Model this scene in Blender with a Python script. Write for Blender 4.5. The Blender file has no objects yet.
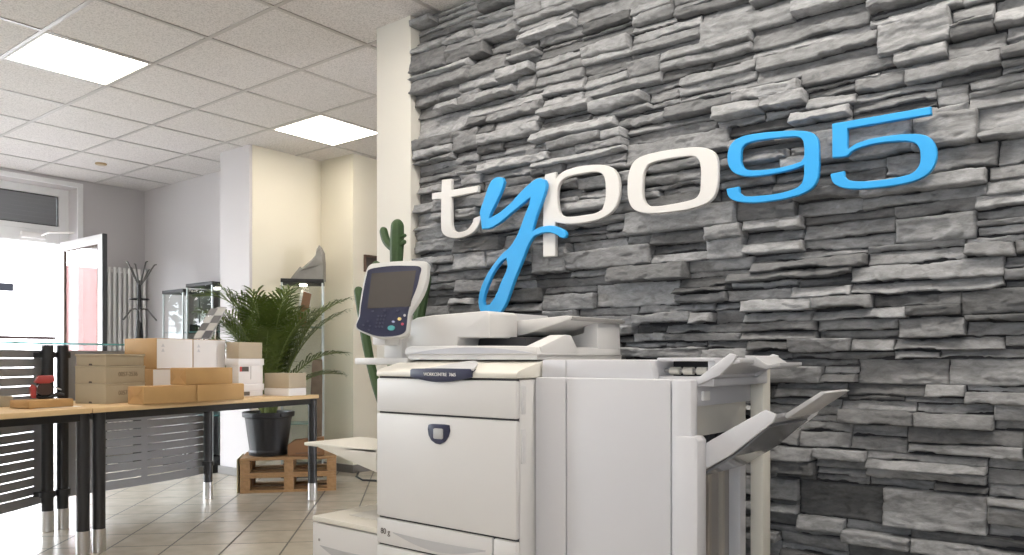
import bpy, bmesh, math, random
import numpy as np
from mathutils import Vector, Matrix

PI = math.pi
random.seed(7)
C = bpy.context.scene.collection
scene = bpy.context.scene

# ------------------------------------------------------------------ camera
TH = math.radians(38.55)          # yaw of the lens to the left of the stone wall's normal
FPX, HOR, CAMZ = 786.0, 359.6, 1.0
cam_d = bpy.data.cameras.new('camera')
cam = bpy.data.objects.new('camera', cam_d)
C.objects.link(cam)
cam.location = (0, 0, CAMZ)
cam.rotation_euler = (PI / 2, 0, TH)
cam_d.sensor_fit = 'HORIZONTAL'
cam_d.sensor_width = 36.0
cam_d.lens = FPX / 1024 * 36.0
cam_d.shift_y = (HOR - 277.5) / 1024
cam_d.clip_start = 0.05
scene.camera = cam

# ------------------------------------------------------------------ view, sky, daylight
vs = scene.view_settings
vs.view_transform = 'Standard'
vs.look = 'None'
vs.gamma = 1.0
vs.use_curve_mapping = False
vs.exposure = 0.0
PANEL_EMIT = 12.0
SKY = 22.0
WASH = 8.5

world = bpy.data.worlds.new('sky')
scene.world = world
world.use_nodes = True
bg = world.node_tree.nodes['Background']
bg.inputs[0].default_value = (0.90, 0.925, 1.0, 1)
bg.inputs[1].default_value = SKY

sun_d = bpy.data.lights.new('sun', 'SUN')
sun_d.energy = 10.0
sun_d.angle = math.radians(1.0)
sun_d.color = (1.0, 0.96, 0.9)
sun = bpy.data.objects.new('sun', sun_d)
C.objects.link(sun)
sun.location = (-6, 0, 12)
sun.rotation_euler = (math.radians(-20), math.radians(42), 0)


def portal(name, loc, rot, sx, sy):
    d = bpy.data.lights.new(name, 'AREA')
    d.shape = 'RECTANGLE'
    d.size, d.size_y = sx, sy
    d.cycles.is_portal = True
    o = bpy.data.objects.new(name, d)
    o.location, o.rotation_euler = loc, rot
    C.objects.link(o)


portal('window_portal', (-8.72, -0.35, 1.35), (0, -PI / 2, 0), 2.5, 4.4)
portal('door_portal', (-8.72, 2.89, 1.37), (0, -PI / 2, 0), 2.7, 1.14)
portal('front_portal', (1.15, -3.42, 1.65), (PI / 2, 0, 0), 1.1, 1.5)

# ------------------------------------------------------------------ layout helpers
FWD = Vector((-math.sin(TH), math.cos(TH), 0))
RGT = Vector((math.cos(TH), math.sin(TH), 0))
EYE = Vector((0, 0, CAMZ))


def ray(px, py):
    return FWD + RGT * ((px - 512) / FPX) + Vector((0, 0, (HOR - py) / FPX))


def at(px, py, X=None, Y=None, Z=None, d=None, plane=None):
    """the place in the room that the photograph shows at this pixel, on a known surface"""
    r = ray(px, py)
    if X is not None:
        t = X / r.x
    elif Y is not None:
        t = Y / r.y
    elif Z is not None:
        t = (Z - CAMZ) / r.z
    elif plane is not None:
        o, n = plane
        t = (o - EYE).dot(n) / r.dot(n)
    else:
        t = d
    return EYE + r * t


# ------------------------------------------------------------------ mesh helpers
def newbm():
    return bmesh.new()


def merge(bm, other, M=None):
    if M is not None:
        bmesh.ops.transform(other, matrix=M, verts=other.verts)
    me = bpy.data.meshes.new('tmp')
    other.to_mesh(me)
    other.free()
    bm.from_mesh(me)
    bpy.data.meshes.remove(me)
    return bm


def box(bm, lo, hi, bev=0.0, seg=2, M=None):
    b = bmesh.new()
    bmesh.ops.create_cube(b, size=1)
    lo, hi = Vector(lo), Vector(hi)
    s, c = hi - lo, (hi + lo) / 2
    for v in b.verts:
        v.co = Vector((v.co.x * s.x, v.co.y * s.y, v.co.z * s.z)) + c
    if bev > 0:
        bev = min(bev, min(abs(s.x), abs(s.y), abs(s.z)) * 0.45)
        bmesh.ops.bevel(b, geom=b.edges[:], offset=bev, segments=seg, affect='EDGES', profile=0.5)
    return merge(bm, b, M)


def prism(bm, pts, vec, bev=0.0, seg=2, M=None):
    """polygon of 3D points swept along vec"""
    b = bmesh.new()
    vec = Vector(vec)
    v0 = [b.verts.new(Vector(p)) for p in pts]
    f = b.faces.new(v0)
    r = bmesh.ops.extrude_face_region(b, geom=[f])
    vs_ = [g for g in r['geom'] if isinstance(g, bmesh.types.BMVert)]
    bmesh.ops.translate(b, verts=vs_, vec=vec)
    bmesh.ops.recalc_face_normals(b, faces=b.faces[:])
    if bev > 0:
        bmesh.ops.bevel(b, geom=b.edges[:], offset=bev, segments=seg, affect='EDGES', profile=0.5, clamp_overlap=True)
    return merge(bm, b, M)


def frame_of(a, b):
    z = (Vector(b) - Vector(a)).normalized()
    x = Vector((0, 0, 1)).cross(z)
    if x.length < 1e-4:
        x = Vector((1, 0, 0))
    x.normalize()
    return x, z.cross(x)


def tube(bm, path, radii, n=10, caps=True):
    path = [Vector(p) for p in path]
    if not isinstance(radii, (list, tuple)):
        radii = [radii] * len(path)
    rings = []
    px = None
    for i, p in enumerate(path):
        a = path[max(i - 1, 0)]
        b = path[min(i + 1, len(path) - 1)]
        x, y = frame_of(a, b)
        if px is not None:
            t = (b - a).normalized()
            x = (px - t * px.dot(t)).normalized()
            y = t.cross(x)
        px = x
        rings.append([bm.verts.new(p + (x * math.cos(2 * PI * k / n) + y * math.sin(2 * PI * k / n)) * radii[i]) for k in range(n)])
    for r0, r1 in zip(rings, rings[1:]):
        for k in range(n):
            bm.faces.new((r0[k], r0[(k + 1) % n], r1[(k + 1) % n], r1[k]))
    if caps:
        bm.faces.new(rings[0][::-1])
        bm.faces.new(rings[-1])
    return bm


def lathe(bm, prof, c=(0, 0, 0), n=32):
    c = Vector(c)
    rings = [[bm.verts.new(c + Vector((r * math.cos(2 * PI * k / n), r * math.sin(2 * PI * k / n), z))) for k in range(n)] for r, z in prof]
    for a, b in zip(rings, rings[1:]):
        for k in range(n):
            bm.faces.new((a[k], a[(k + 1) % n], b[(k + 1) % n], b[k]))
    bm.faces.new(rings[0][::-1])
    bm.faces.new(rings[-1])
    return bm


def finish_obj(name, me, m, parent):
    o = bpy.data.objects.new(name, me)
    if m is not None:
        me.materials.clear()
        me.materials.append(m)
    if len(me.vertices):
        n = len(me.vertices)
        co = np.empty(n * 3)
        me.vertices.foreach_get('co', co)
        co = co.reshape(-1, 3)
        c = (co.min(0) + co.max(0)) / 2
        if parent is None:
            c[2] = co[:, 2].min()
        me.vertices.foreach_set('co', (co - c).ravel())
        me.update()
        o.location = Vector(c)
    C.objects.link(o)
    if parent is not None:
        o.parent = parent
        o.location = o.location - world_loc(parent)
    return o


def world_loc(o):
    v = Vector(o.location)
    while o.parent is not None:
        o = o.parent
        v += Vector(o.location)
    return v


def obj(name, bm, m, parent=None, smooth=None, label=None):
    bmesh.ops.recalc_face_normals(bm, faces=bm.faces[:])
    me = bpy.data.meshes.new(name)
    bm.to_mesh(me)
    bm.free()
    if smooth is not None:
        me.shade_smooth()
        me.set_sharp_from_angle(angle=math.radians(smooth))
    o = finish_obj(name, me, m, parent)
    if label:
        o['label'] = label
    return o


def thing(name, label, cat, loc, group=None):
    o = bpy.data.objects.new(name, None)
    o.empty_display_size = 0.1
    o.location = loc
    C.objects.link(o)
    return tag(o, label, cat, group)


def tag(o, label, cat, group=None):
    o['label'] = label
    o['category'] = cat
    if group:
        o['group'] = group
    return o


def struct(name, bm, m, smooth=None):
    o = obj(name, bm, m, None, smooth)
    o['kind'] = 'structure'
    return o


def dup(root, loc, label, name=None):
    r = root.copy()
    C.objects.link(r)
    r.location = loc
    r['label'] = label
    for ch in list(root.children):
        c = ch.copy()
        C.objects.link(c)
        c.parent = r
        for g in ch.children:
            k = g.copy()
            C.objects.link(k)
            k.parent = c
    return r


def text(name, s, size, m, parent, origin, right, up, depth=0.0006, align='CENTER', squeeze=1.0):
    cu = bpy.data.curves.new(name, 'FONT')
    cu.body = s
    cu.size = size
    cu.extrude = depth
    cu.align_x = align
    cu.align_y = 'CENTER'
    to = bpy.data.objects.new(name, cu)
    C.objects.link(to)
    bpy.context.view_layer.update()
    dg = bpy.context.evaluated_depsgraph_get()
    me = bpy.data.meshes.new_from_object(to.evaluated_get(dg))
    bpy.data.objects.remove(to)
    bpy.data.curves.remove(cu)
    right, up = Vector(right).normalized(), Vector(up).normalized()
    n = right.cross(up)
    M = Matrix.Identity(4)
    for i in range(3):
        M[i][0], M[i][1], M[i][2], M[i][3] = right[i] * squeeze, up[i], n[i], Vector(origin)[i]
    me.transform(M)
    me.name = name
    return finish_obj(name, me, m, parent)


# ------------------------------------------------------------------ materials
MATS = {}


def mat(name, col, rough=0.5, metal=0.0, spec=0.5, noise=0.0, nscale=30, bump=0.0, bscale=80, alpha=None, trans=0.0, emit=None, coat=0.0):
    m = bpy.data.materials.new(name)
    m.use_nodes = True
    nt = m.node_tree
    p = nt.nodes['Principled BSDF']
    p.inputs['Base Color'].default_value = (*col, 1)
    p.inputs['Roughness'].default_value = rough
    p.inputs['Metallic'].default_value = metal
    p.inputs['Specular IOR Level'].default_value = spec
    p.inputs['Coat Weight'].default_value = coat
    if trans:
        p.inputs['Transmission Weight'].default_value = trans
    if emit:
        p.inputs['Emission Color'].default_value = (*emit[0], 1)
        p.inputs['Emission Strength'].default_value = emit[1]
    geo = None
    if noise or bump:
        geo = nt.nodes.new('ShaderNodeTexCoord')
    if noise:
        n = nt.nodes.new('ShaderNodeTexNoise')
        n.inputs['Scale'].default_value = nscale
        n.inputs['Detail'].default_value = 5
        nt.links.new(geo.outputs['Object'], n.inputs['Vector'])
        mix = nt.nodes.new('ShaderNodeMix')
        mix.data_type = 'RGBA'
        mix.inputs[6].default_value = (*[max(0, c * (1 - noise)) for c in col], 1)
        mix.inputs[7].default_value = (*[min(1, c * (1 + noise)) for c in col], 1)
        nt.links.new(n.outputs['Fac'], mix.inputs[0])
        nt.links.new(mix.outputs[2], p.inputs['Base Color'])
    if bump:
        n = nt.nodes.new('ShaderNodeTexNoise')
        n.inputs['Scale'].default_value = bscale
        n.inputs['Detail'].default_value = 4
        nt.links.new(geo.outputs['Object'], n.inputs['Vector'])
        b = nt.nodes.new('ShaderNodeBump')
        b.inputs['Strength'].default_value = bump
        b.inputs['Distance'].default_value = 0.004
        nt.links.new(n.outputs['Fac'], b.inputs['Height'])
        nt.links.new(b.outputs[0], p.inputs['Normal'])
    MATS[name] = m
    return m


def glass_mat(name, tint, refl=1.0, rough=0.0):
    """thin pane: clear, with the mirror share of a double pane"""
    m = bpy.data.materials.new(name)
    m.use_nodes = True
    nt = m.node_tree
    nt.nodes.remove(nt.nodes['Principled BSDF'])
    out = nt.nodes['Material Output']
    t = nt.nodes.new('ShaderNodeBsdfTransparent')
    t.inputs[0].default_value = (*tint, 1)
    g = nt.nodes.new('ShaderNodeBsdfGlossy')
    g.inputs['Roughness'].default_value = rough
    f = nt.nodes.new('ShaderNodeFresnel')
    gb = nt.nodes.new('ShaderNodeNewGeometry')
    io = nt.nodes.new('ShaderNodeMapRange')
    io.inputs[3].default_value = 1.5
    io.inputs[4].default_value = 1 / 1.5
    nt.links.new(gb.outputs['Backfacing'], io.inputs[0])
    nt.links.new(io.outputs[0], f.inputs[0])
    mul = nt.nodes.new('ShaderNodeMath')
    mul.operation = 'MULTIPLY'
    mul.use_clamp = True
    mul.inputs[1].default_value = refl
    mx = nt.nodes.new('ShaderNodeMixShader')
    nt.links.new(f.outputs[0], mul.inputs[0])
    nt.links.new(mul.outputs[0], mx.inputs[0])
    nt.links.new(t.outputs[0], mx.inputs[1])
    nt.links.new(g.outputs[0], mx.inputs[2])
    nt.links.new(mx.outputs[0], out.inputs[0])
    return m


M_wall = mat('wall_paint', (0.58, 0.555, 0.56), 0.8, bump=0.15, bscale=160)
M_wall_cream = mat('cream_wall_paint', (0.76, 0.72, 0.60), 0.8, bump=0.15, bscale=160)
M_trim = mat('white_window_frame', (0.80, 0.80, 0.80), 0.35)
M_dark_trim = mat('dark_seal', (0.03, 0.03, 0.032), 0.5)
M_bar = mat('ceiling_bar', (0.45, 0.425, 0.415), 0.28)
M_print = mat('printer_shell', (0.64, 0.63, 0.62), 0.42, bump=0.08, bscale=500)
M_print_cream = mat('printer_cream_shell', (0.68, 0.655, 0.59), 0.42, bump=0.08, bscale=500)
M_fin = mat('finisher_shell', (0.57, 0.57, 0.595), 0.42, bump=0.08, bscale=500)
M_print_grey = mat('printer_grey_inside', (0.46, 0.46, 0.47), 0.45, bump=0.08, bscale=400)
M_print_mid = mat('printer_mid_grey', (0.30, 0.29, 0.28), 0.5)
M_gap = mat('seam_shadow_gap', (0.035, 0.035, 0.04), 0.7)
M_navy = mat('navy_plastic', (0.020, 0.024, 0.060), 0.35)
M_screen = mat('dark_screen', (0.085, 0.078, 0.072), 0.22, spec=0.4)
M_chrome = mat('brushed_steel', (0.62, 0.61, 0.60), 0.3, 1.0)
M_black_metal = mat('black_powder_coat', (0.018, 0.018, 0.020), 0.38)
M_black = mat('black_plastic', (0.016, 0.016, 0.017), 0.5)
M_grey_metal = mat('grey_painted_sheet', (0.25, 0.25, 0.26), 0.45)
M_white_letter = mat('white_sign_board', (0.59, 0.58, 0.57), 0.5)
M_blue_letter = mat('blue_sign_board', (0.022, 0.31, 0.68), 0.45)
M_kraft = mat('kraft_paper', (0.46, 0.28, 0.115), 0.7, noise=0.12, nscale=9, bump=0.35, bscale=14)
M_kraft_flap = mat('kraft_paper_fold', (0.50, 0.31, 0.135), 0.7, noise=0.1, nscale=9)
M_card = mat('brown_cardboard', (0.42, 0.25, 0.10), 0.75, noise=0.08, nscale=12)
M_archive = mat('greyish_beige_card', (0.40, 0.345, 0.25), 0.75, noise=0.05, nscale=16)
M_beige = mat('beige_card', (0.43, 0.36, 0.26), 0.75, noise=0.05, nscale=16)
M_white_card = mat('white_card', (0.74, 0.72, 0.71), 0.65, noise=0.02, nscale=10)
M_ink = mat('dark_print', (0.10, 0.085, 0.07), 0.7)
M_ink_pale = mat('faded_print', (0.20, 0.155, 0.105), 0.7)
M_paper = mat('paper', (0.82, 0.81, 0.79), 0.7)
M_red = mat('red_plastic', (0.36, 0.045, 0.04), 0.38)
M_teal = mat('teal_button', (0.08, 0.34, 0.36), 0.4)
M_green_leaf = mat('palm_leaf', (0.078, 0.115, 0.018), 0.45, noise=0.35, nscale=6)
M_stem = mat('palm_stem', (0.16, 0.20, 0.06), 0.5, noise=0.2, nscale=12)
M_cactus = mat('cactus_skin', (0.032, 0.068, 0.020), 0.55, noise=0.25, nscale=20)
M_soil = mat('soil', (0.05, 0.035, 0.025), 0.95, noise=0.4, nscale=60, bump=1.0, bscale=60)
M_pot = mat('dark_planter_plastic', (0.013, 0.0135, 0.016), 0.42)
M_terra = mat('clay', (0.35, 0.15, 0.08), 0.8)
M_rad = mat('radiator_enamel', (0.82, 0.80, 0.79), 0.4)
M_glass = glass_mat('clear_glass', (0.96, 0.985, 0.975), 1.0)
M_glass_door = glass_mat('door_glass', (0.93, 0.95, 0.95), 2.6)
M_glass_cab = glass_mat('cabinet_glass', (0.982, 0.992, 0.985), 0.40)
M_glass_edge = mat('glass_shelf_edge', (0.22, 0.55, 0.55), 0.15, trans=0.5)
M_blind = mat('dark_blind_slats', (0.20, 0.205, 0.22), 0.5)
M_facade = mat('pale_render', (0.60, 0.59, 0.58), 0.9, noise=0.05, nscale=2)
M_facade_pink = mat('pink_render', (0.25, 0.13, 0.125), 0.9, noise=0.08, nscale=2)
M_street = mat('asphalt', (0.17, 0.17, 0.17), 0.9, noise=0.1, nscale=4)
M_brown = mat('brown_frame', (0.10, 0.06, 0.04), 0.6)
M_window_dark = mat('dark_window', (0.004, 0.0045, 0.006), 0.6, spec=0.05)
M_rail_dark = mat('dark_brown_rail', (0.010, 0.0065, 0.006), 0.7, spec=0.05)
M_stone_rough = mat('grey_sculpture', (0.27, 0.26, 0.24), 0.85, noise=0.2, nscale=14, bump=0.6, bscale=25)
M_panel_frame = mat('luminaire_frame', (0.75, 0.74, 0.70), 0.4)
M_diffuser = mat('lit_diffuser', (0.9, 0.88, 0.8), 0.6, emit=((1.0, 0.90, 0.79), PANEL_EMIT))
M_led = mat('lit_spot', (0.9, 0.9, 0.9), 0.5, emit=((1.0, 0.93, 0.8), 12.0))
M_led_red = mat('label_red', (0.55, 0.06, 0.05), 0.5)


def wood_mat(name, a, b, scale=1.0, axis=0):
    m = mat(name, a, 0.5)
    nt = m.node_tree
    p = nt.nodes['Principled BSDF']
    tc = nt.nodes.new('ShaderNodeTexCoord')
    mp = nt.nodes.new('ShaderNodeMapping')
    s = [14 * scale] * 3
    s[axis] = 1.6 * scale
    mp.inputs['Scale'].default_value = s
    n = nt.nodes.new('ShaderNodeTexNoise')
    n.inputs['Scale'].default_value = 2.0
    n.inputs['Detail'].default_value = 8
    n.inputs['Distortion'].default_value = 0.6
    mx = nt.nodes.new('ShaderNodeMix')
    mx.data_type = 'RGBA'
    mx.inputs[6].default_value = (*a, 1)
    mx.inputs[7].default_value = (*b, 1)
    nt.links.new(tc.outputs['Object'], mp.inputs[0])
    nt.links.new(mp.outputs[0], n.inputs['Vector'])
    nt.links.new(n.outputs['Fac'], mx.inputs[0])
    nt.links.new(mx.outputs[2], p.inputs['Base Color'])
    return m


M_beech = wood_mat('beech_laminate', (0.62, 0.43, 0.22), (0.70, 0.51, 0.29), 1.0, 1)
M_pallet = wood_mat('pallet_timber', (0.25, 0.13, 0.05), (0.50, 0.31, 0.15), 1.3, 0)


def floor_mat():
    m = mat('floor_tiles', (0.4, 0.37, 0.32), 0.3)
    nt = m.node_tree
    p = nt.nodes['Principled BSDF']
    tc = nt.nodes.new('ShaderNodeNewGeometry')
    S = 1.0 / 3.249
    phi = 0.118
    g = RGT * math.cos(phi) + FWD * math.sin(phi)
    ang = math.atan2(g.y, g.x)
    mp = nt.nodes.new('ShaderNodeMapping')
    mp.vector_type = 'TEXTURE'
    mp.inputs['Rotation'].default_value = (0, 0, ang)
    h = -RGT * math.sin(phi) + FWD * math.cos(phi)
    off = (g * -5.303 + h * 14.352) * S
    mp.inputs['Location'].default_value = off
    mp.inputs['Scale'].default_value = (S, S, S)
    br = nt.nodes.new('ShaderNodeTexBrick')
    br.offset = 0.0
    br.squash = 1.0
    br.inputs['Scale'].default_value = 1.0
    br.inputs['Brick Width'].default_value = 1.0
    br.inputs['Row Height'].default_value = 1.0
    br.inputs['Mortar Size'].default_value = 0.018
    br.inputs['Mortar Smooth'].default_value = 0.1
    br.inputs['Bias'].default_value = -0.2
    br.inputs['Color1'].default_value = (0.56, 0.51, 0.43, 1)
    br.inputs['Color2'].default_value = (0.61, 0.56, 0.475, 1)
    br.inputs['Mortar'].default_value = (0.11, 0.10, 0.085, 1)
    nt.links.new(tc.outputs['Position'], mp.inputs[0])
    nt.links.new(mp.outputs[0], br.inputs['Vector'])
    n = nt.nodes.new('ShaderNodeTexNoise')
    n.inputs['Scale'].default_value = 9
    n.inputs['Detail'].default_value = 6
    nt.links.new(tc.outputs['Position'], n.inputs['Vector'])
    mx = nt.nodes.new('ShaderNodeMix')
    mx.data_type = 'RGBA'
    mx.blend_type = 'MULTIPLY'
    mx.inputs[0].default_value = 0.35
    nt.links.new(br.outputs['Color'], mx.inputs[6])
    nt.links.new(n.outputs['Fac'], mx.inputs[7])
    nt.links.new(mx.outputs[2], p.inputs['Base Color'])
    rr = nt.nodes.new('ShaderNodeMapRange')
    rr.inputs[3].default_value = 0.26
    rr.inputs[4].default_value = 0.7
    nt.links.new(br.outputs['Fac'], rr.inputs[0])
    nt.links.new(rr.outputs[0], p.inputs['Roughness'])
    b = nt.nodes.new('ShaderNodeBump')
    b.inputs['Strength'].default_value = 0.3
    b.inputs['Distance'].default_value = 0.003
    b.invert = True
    nt.links.new(br.outputs['Fac'], b.inputs['Height'])
    nt.links.new(b.outputs[0], p.inputs['Normal'])
    return m


def ceiling_mat():
    m = mat('mineral_fibre_tiles', (0.6, 0.585, 0.57), 0.9)
    nt = m.node_tree
    p = nt.nodes['Principled BSDF']
    tc = nt.nodes.new('ShaderNodeNewGeometry')
    n = nt.nodes.new('ShaderNodeTexNoise')
    n.inputs['Scale'].default_value = 130
    n.inputs['Detail'].default_value = 3
    nt.links.new(tc.outputs['Position'], n.inputs['Vector'])
    cr = nt.nodes.new('ShaderNodeValToRGB')
    cr.color_ramp.elements[0].position = 0.36
    cr.color_ramp.elements[0].color = (0.545, 0.52, 0.51, 1)
    cr.color_ramp.elements[1].position = 0.56
    cr.color_ramp.elements[1].color = (0.73, 0.70, 0.69, 1)
    nt.links.new(n.outputs['Fac'], cr.inputs[0])
    nt.links.new(cr.outputs[0], p.inputs['Base Color'])
    b = nt.nodes.new('ShaderNodeBump')
    b.inputs['Strength'].default_value = 0.5
    b.inputs['Distance'].default_value = 0.003
    nt.links.new(n.outputs['Fac'], b.inputs['Height'])
    nt.links.new(b.outputs[0], p.inputs['Normal'])
    return m


def stone_mat():
    m = mat('ledge_stone', (0.3, 0.3, 0.3), 0.85)
    nt = m.node_tree
    p = nt.nodes['Principled BSDF']
    at_ = nt.nodes.new('ShaderNodeAttribute')
    at_.attribute_name = 'tone'
    geo = nt.nodes.new('ShaderNodeNewGeometry')
    mp = nt.nodes.new('ShaderNodeMapping')
    mp.inputs['Scale'].default_value = (11, 11, 27)
    nt.links.new(geo.outputs['Position'], mp.inputs[0])
    n = nt.nodes.new('ShaderNodeTexNoise')
    n.inputs['Scale'].default_value = 1.6
    n.inputs['Detail'].default_value = 9
    n.inputs['Roughness'].default_value = 0.68
    n.inputs['Distortion'].default_value = 0.5
    nt.links.new(mp.outputs[0], n.inputs['Vector'])
    cr = nt.nodes.new('ShaderNodeValToRGB')
    cr.color_ramp.elements[0].position = 0.30
    cr.color_ramp.elements[0].color = (0.135, 0.137, 0.141, 1)
    cr.color_ramp.elements[1].position = 0.62
    cr.color_ramp.elements[1].color = (0.285, 0.288, 0.297, 1)
    nt.links.new(n.outputs['Fac'], cr.inputs[0])
    mx = nt.nodes.new('ShaderNodeMix')
    mx.data_type = 'RGBA'
    mx.blend_type = 'MULTIPLY'
    mx.inputs[0].default_value = 1.0
    nt.links.new(cr.outputs[0], mx.inputs[6])
    nt.links.new(at_.outputs['Color'], mx.inputs[7])
    nt.links.new(mx.outputs[2], p.inputs['Base Color'])
    n2 = nt.nodes.new('ShaderNodeTexNoise')
    n2.inputs['Scale'].default_value = 3.0
    n2.inputs['Detail'].default_value = 10
    n2.inputs['Roughness'].default_value = 0.7
    nt.links.new(mp.outputs[0], n2.inputs['Vector'])
    b = nt.nodes.new('ShaderNodeBump')
    b.inputs['Strength'].default_value = 0.55
    b.inputs['Distance'].default_value = 0.007
    nt.links.new(n2.outputs['Fac'], b.inputs['Height'])
    nt.links.new(b.outputs[0], p.inputs['Normal'])
    return m


M_floor = floor_mat()
M_ceiling = ceiling_mat()
M_stone = stone_mat()

# ------------------------------------------------------------------ the room shell
CEIL = CAMZ + 2.911 * 0.625
WALLY = 2.915           # face of the stone wall
GX0, GY0, MOD = -7.571 * 0.625, 2.849 * 0.625, 0.625
XL, XR, YF, YB = -8.4, 2.6, -3.2, 5.8

struct('floor', box(newbm(), (XL - 0.3, YF - 0.3, -0.1), (XR + 0.2, YB + 0.2, 0)), M_floor)
struct('ceiling', box(newbm(), (XL - 0.3, YF - 0.3, CEIL), (XR + 0.2, YB + 0.2, CEIL + 0.1)), M_ceiling)

# luminaires sit in the grid, three modules apart along the room
LIGHTS = [(-5.04, GY0 + 0.3125 + 1.875 * k) for k in (-2, -1, 0, 1)] + \
         [(-2.54, GY0 + 0.3125), (-0.04, GY0 + 0.3125)] + \
         [(-2.54, GY0 + 0.3125 - 1.875), (-1.29, GY0 + 0.3125 - 1.875), (-0.04, GY0 + 0.3125 - 1.875)]  # middle one is an unseen extra, added to light the lower wall
g = newbm()
i = -14
while GX0 + i * MOD < XR:
    x = GX0 + i * MOD
    if x > XL:
        box(g, (x - 0.012, YF, CEIL - 0.005), (x + 0.012, YB, CEIL))
    i += 1
i = -9
while GY0 + i * MOD < YB:
    y = GY0 + i * MOD
    if y > YF:
        box(g, (XL, y - 0.012, CEIL - 0.0045), (XR, y + 0.012, CEIL))
    i += 1
struct('trim_1', g, M_bar)


def luminaire(x, y, label):
    t = thing('ceiling_light', label, 'ceiling light', (x, y, CEIL), 'square light panels in the ceiling grid')
    f = newbm()
    s, w = 0.300, 0.012
    for a, b in (((-s, -s), (s, -s + w)), ((-s, s - w), (s, s)), ((-s, -s + w), (-s + w, s - w)), ((s - w, -s + w), (s, s - w))):
        box(f, (x + a[0], y + a[1], CEIL - 0.007), (x + b[0], y + b[1], CEIL))
    obj('frame', f, M_panel_frame, t)
    obj('diffuser', box(newbm(), (x - s + w, y - s + w, CEIL - 0.005), (x + s - w, y + s - w, CEIL - 0.001)), M_diffuser, t)


for k, (x, y) in enumerate(LIGHTS):
    if x < -5 and abs(y - 2.093) < 0.1:
        lab = 'large lit square ceiling panel nearest the viewer, at upper left of the photo'
    elif x < -5 and y > 3:
        lab = 'lit square ceiling panel beside the white wall end, in front of the cream alcove'
    else:
        lab = 'unseen lit square ceiling panel outside the frame, over the print room'
    luminaire(x, y, lab)

# unseen wall washers, added to light the stone and the letters from above
for k, x in enumerate((-2.35, -1.6, -0.85, -0.1, 0.65)):
    y = 2.22
    t = thing('added_downlight', 'small round unseen lamp added for washing the stone wall, outside the frame', 'added_downlight', (x, y, CEIL - 0.02), 'added wall washing lamps')
    b_ = newbm()
    lathe(b_, [(0.075, CEIL), (0.075, CEIL - 0.006), (0.062, CEIL - 0.012), (0.05, CEIL - 0.012), (0.048, CEIL - 0.001)], (x, y, 0), 28)
    obj('trim_ring', b_, M_panel_frame, t, 40)
    ld = bpy.data.lights.new('added_wash_lamp', 'AREA')
    ld.shape = 'DISK'
    ld.size = 0.09
    ld.energy = WASH
    ld.color = (1.0, 0.95, 0.86)
    lo_ = bpy.data.objects.new('added_wash_lamp', ld)
    C.objects.link(lo_)
    lo_.location = (x, y, CEIL - 0.014)
    lo_.rotation_euler = (math.radians(18), 0, 0)

# left wall with the street door and the shop window
w = newbm()
for lo, hi in (((YF, 0), (-2.6, CEIL)), ((-2.6, 2.6), (1.9, CEIL)), ((-2.6, 0), (1.9, 0.1)), ((1.9, 0), (2.3, CEIL)),
               ((2.3, 2.736), (3.476, CEIL)), ((3.476, 0), (4.5, CEIL))):
    box(w, (XL - 0.3, lo[0], lo[1]), (XL, hi[0], hi[1]))
struct('wall_left', w, M_wall)
struct('wall_back', box(newbm(), (XL, 4.17, 0), (-6.2, 4.5, CEIL)), M_wall)
struct('wall_column', box(newbm(), (-6.32, 3.81, 0), (-5.872, 5.0, CEIL)), M_wall)
w = newbm()
box(w, (-5.872, 4.55, 0), (-5.42, 6.0, CEIL))
box(w, (-5.42, YB, 0), (0.6, YB + 0.2, CEIL))
struct('wall_alcove', w, M_wall_cream)
struct('wall_cladding', box(newbm(), (-5.8716, 3.835, 0), (-5.868, 4.55, CEIL)), M_wall_cream)
struct('wall_end', box(newbm(), (-3.272, WALLY, 0), (-3.008, 3.2, CEIL)), mat('warm_white_paint', (0.62, 0.60, 0.55), 0.8, bump=0.15, bscale=160))
struct('wall_partition', box(newbm(), (-3.008, 2.989, 0), (XR, 3.2, CEIL)), M_gap)  # near-black backing, its colour stands in for shade between the stones
struct('wall_right', box(newbm(), (XR, YF - 0.2, 0), (XR + 0.2, 6.0, CEIL)), M_wall)
w = newbm()
box(w, (XL - 0.3, YF - 0.2, 0), (0.6, YF, CEIL))
box(w, (1.7, YF - 0.2, 0), (XR, YF, CEIL))
box(w, (0.6, YF - 0.2, 0), (1.7, YF, 0.9))
box(w, (0.6, YF - 0.2, 2.4), (1.7, YF, CEIL))
struct('wall_front', w, M_wall)
# skirting
s_ = newbm()
box(s_, (XL, 4.155, 0), (-6.32, 4.17, 0.07), 0.003)
box(s_, (-6.335, 3.795, 0), (-5.857, 3.81, 0.07), 0.003)
box(s_, (-5.868, 3.81, 0), (-5.855, 4.55, 0.07), 0.003)
box(s_, (-5.868, 4.535, 0), (-5.405, 4.55, 0.07), 0.003)
box(s_, (-5.42, 4.55, 0), (-5.405, YB, 0.07), 0.003)
struct('baseboard_back', s_, mat('grey_skirting', (0.20, 0.19, 0.18), 0.5))


def frame_rect(bm, axis, at_, a0, a1, z0, z1, w, d):
    def bx(l0, l1, k0, k1):
        if axis == 'X':
            box(bm, (at_ - d / 2, l0, k0), (at_ + d / 2, l1, k1), 0.004)
        else:
            box(bm, (l0, at_ - d / 2, k0), (l1, at_ + d / 2, k1), 0.004)
    bx(a0, a1, z0, z0 + w)
    bx(a0, a1, z1 - w, z1)
    bx(a0, a0 + w, z0 + w, z1 - w)
    bx(a1 - w, a1, z0 + w, z1 - w)


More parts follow.
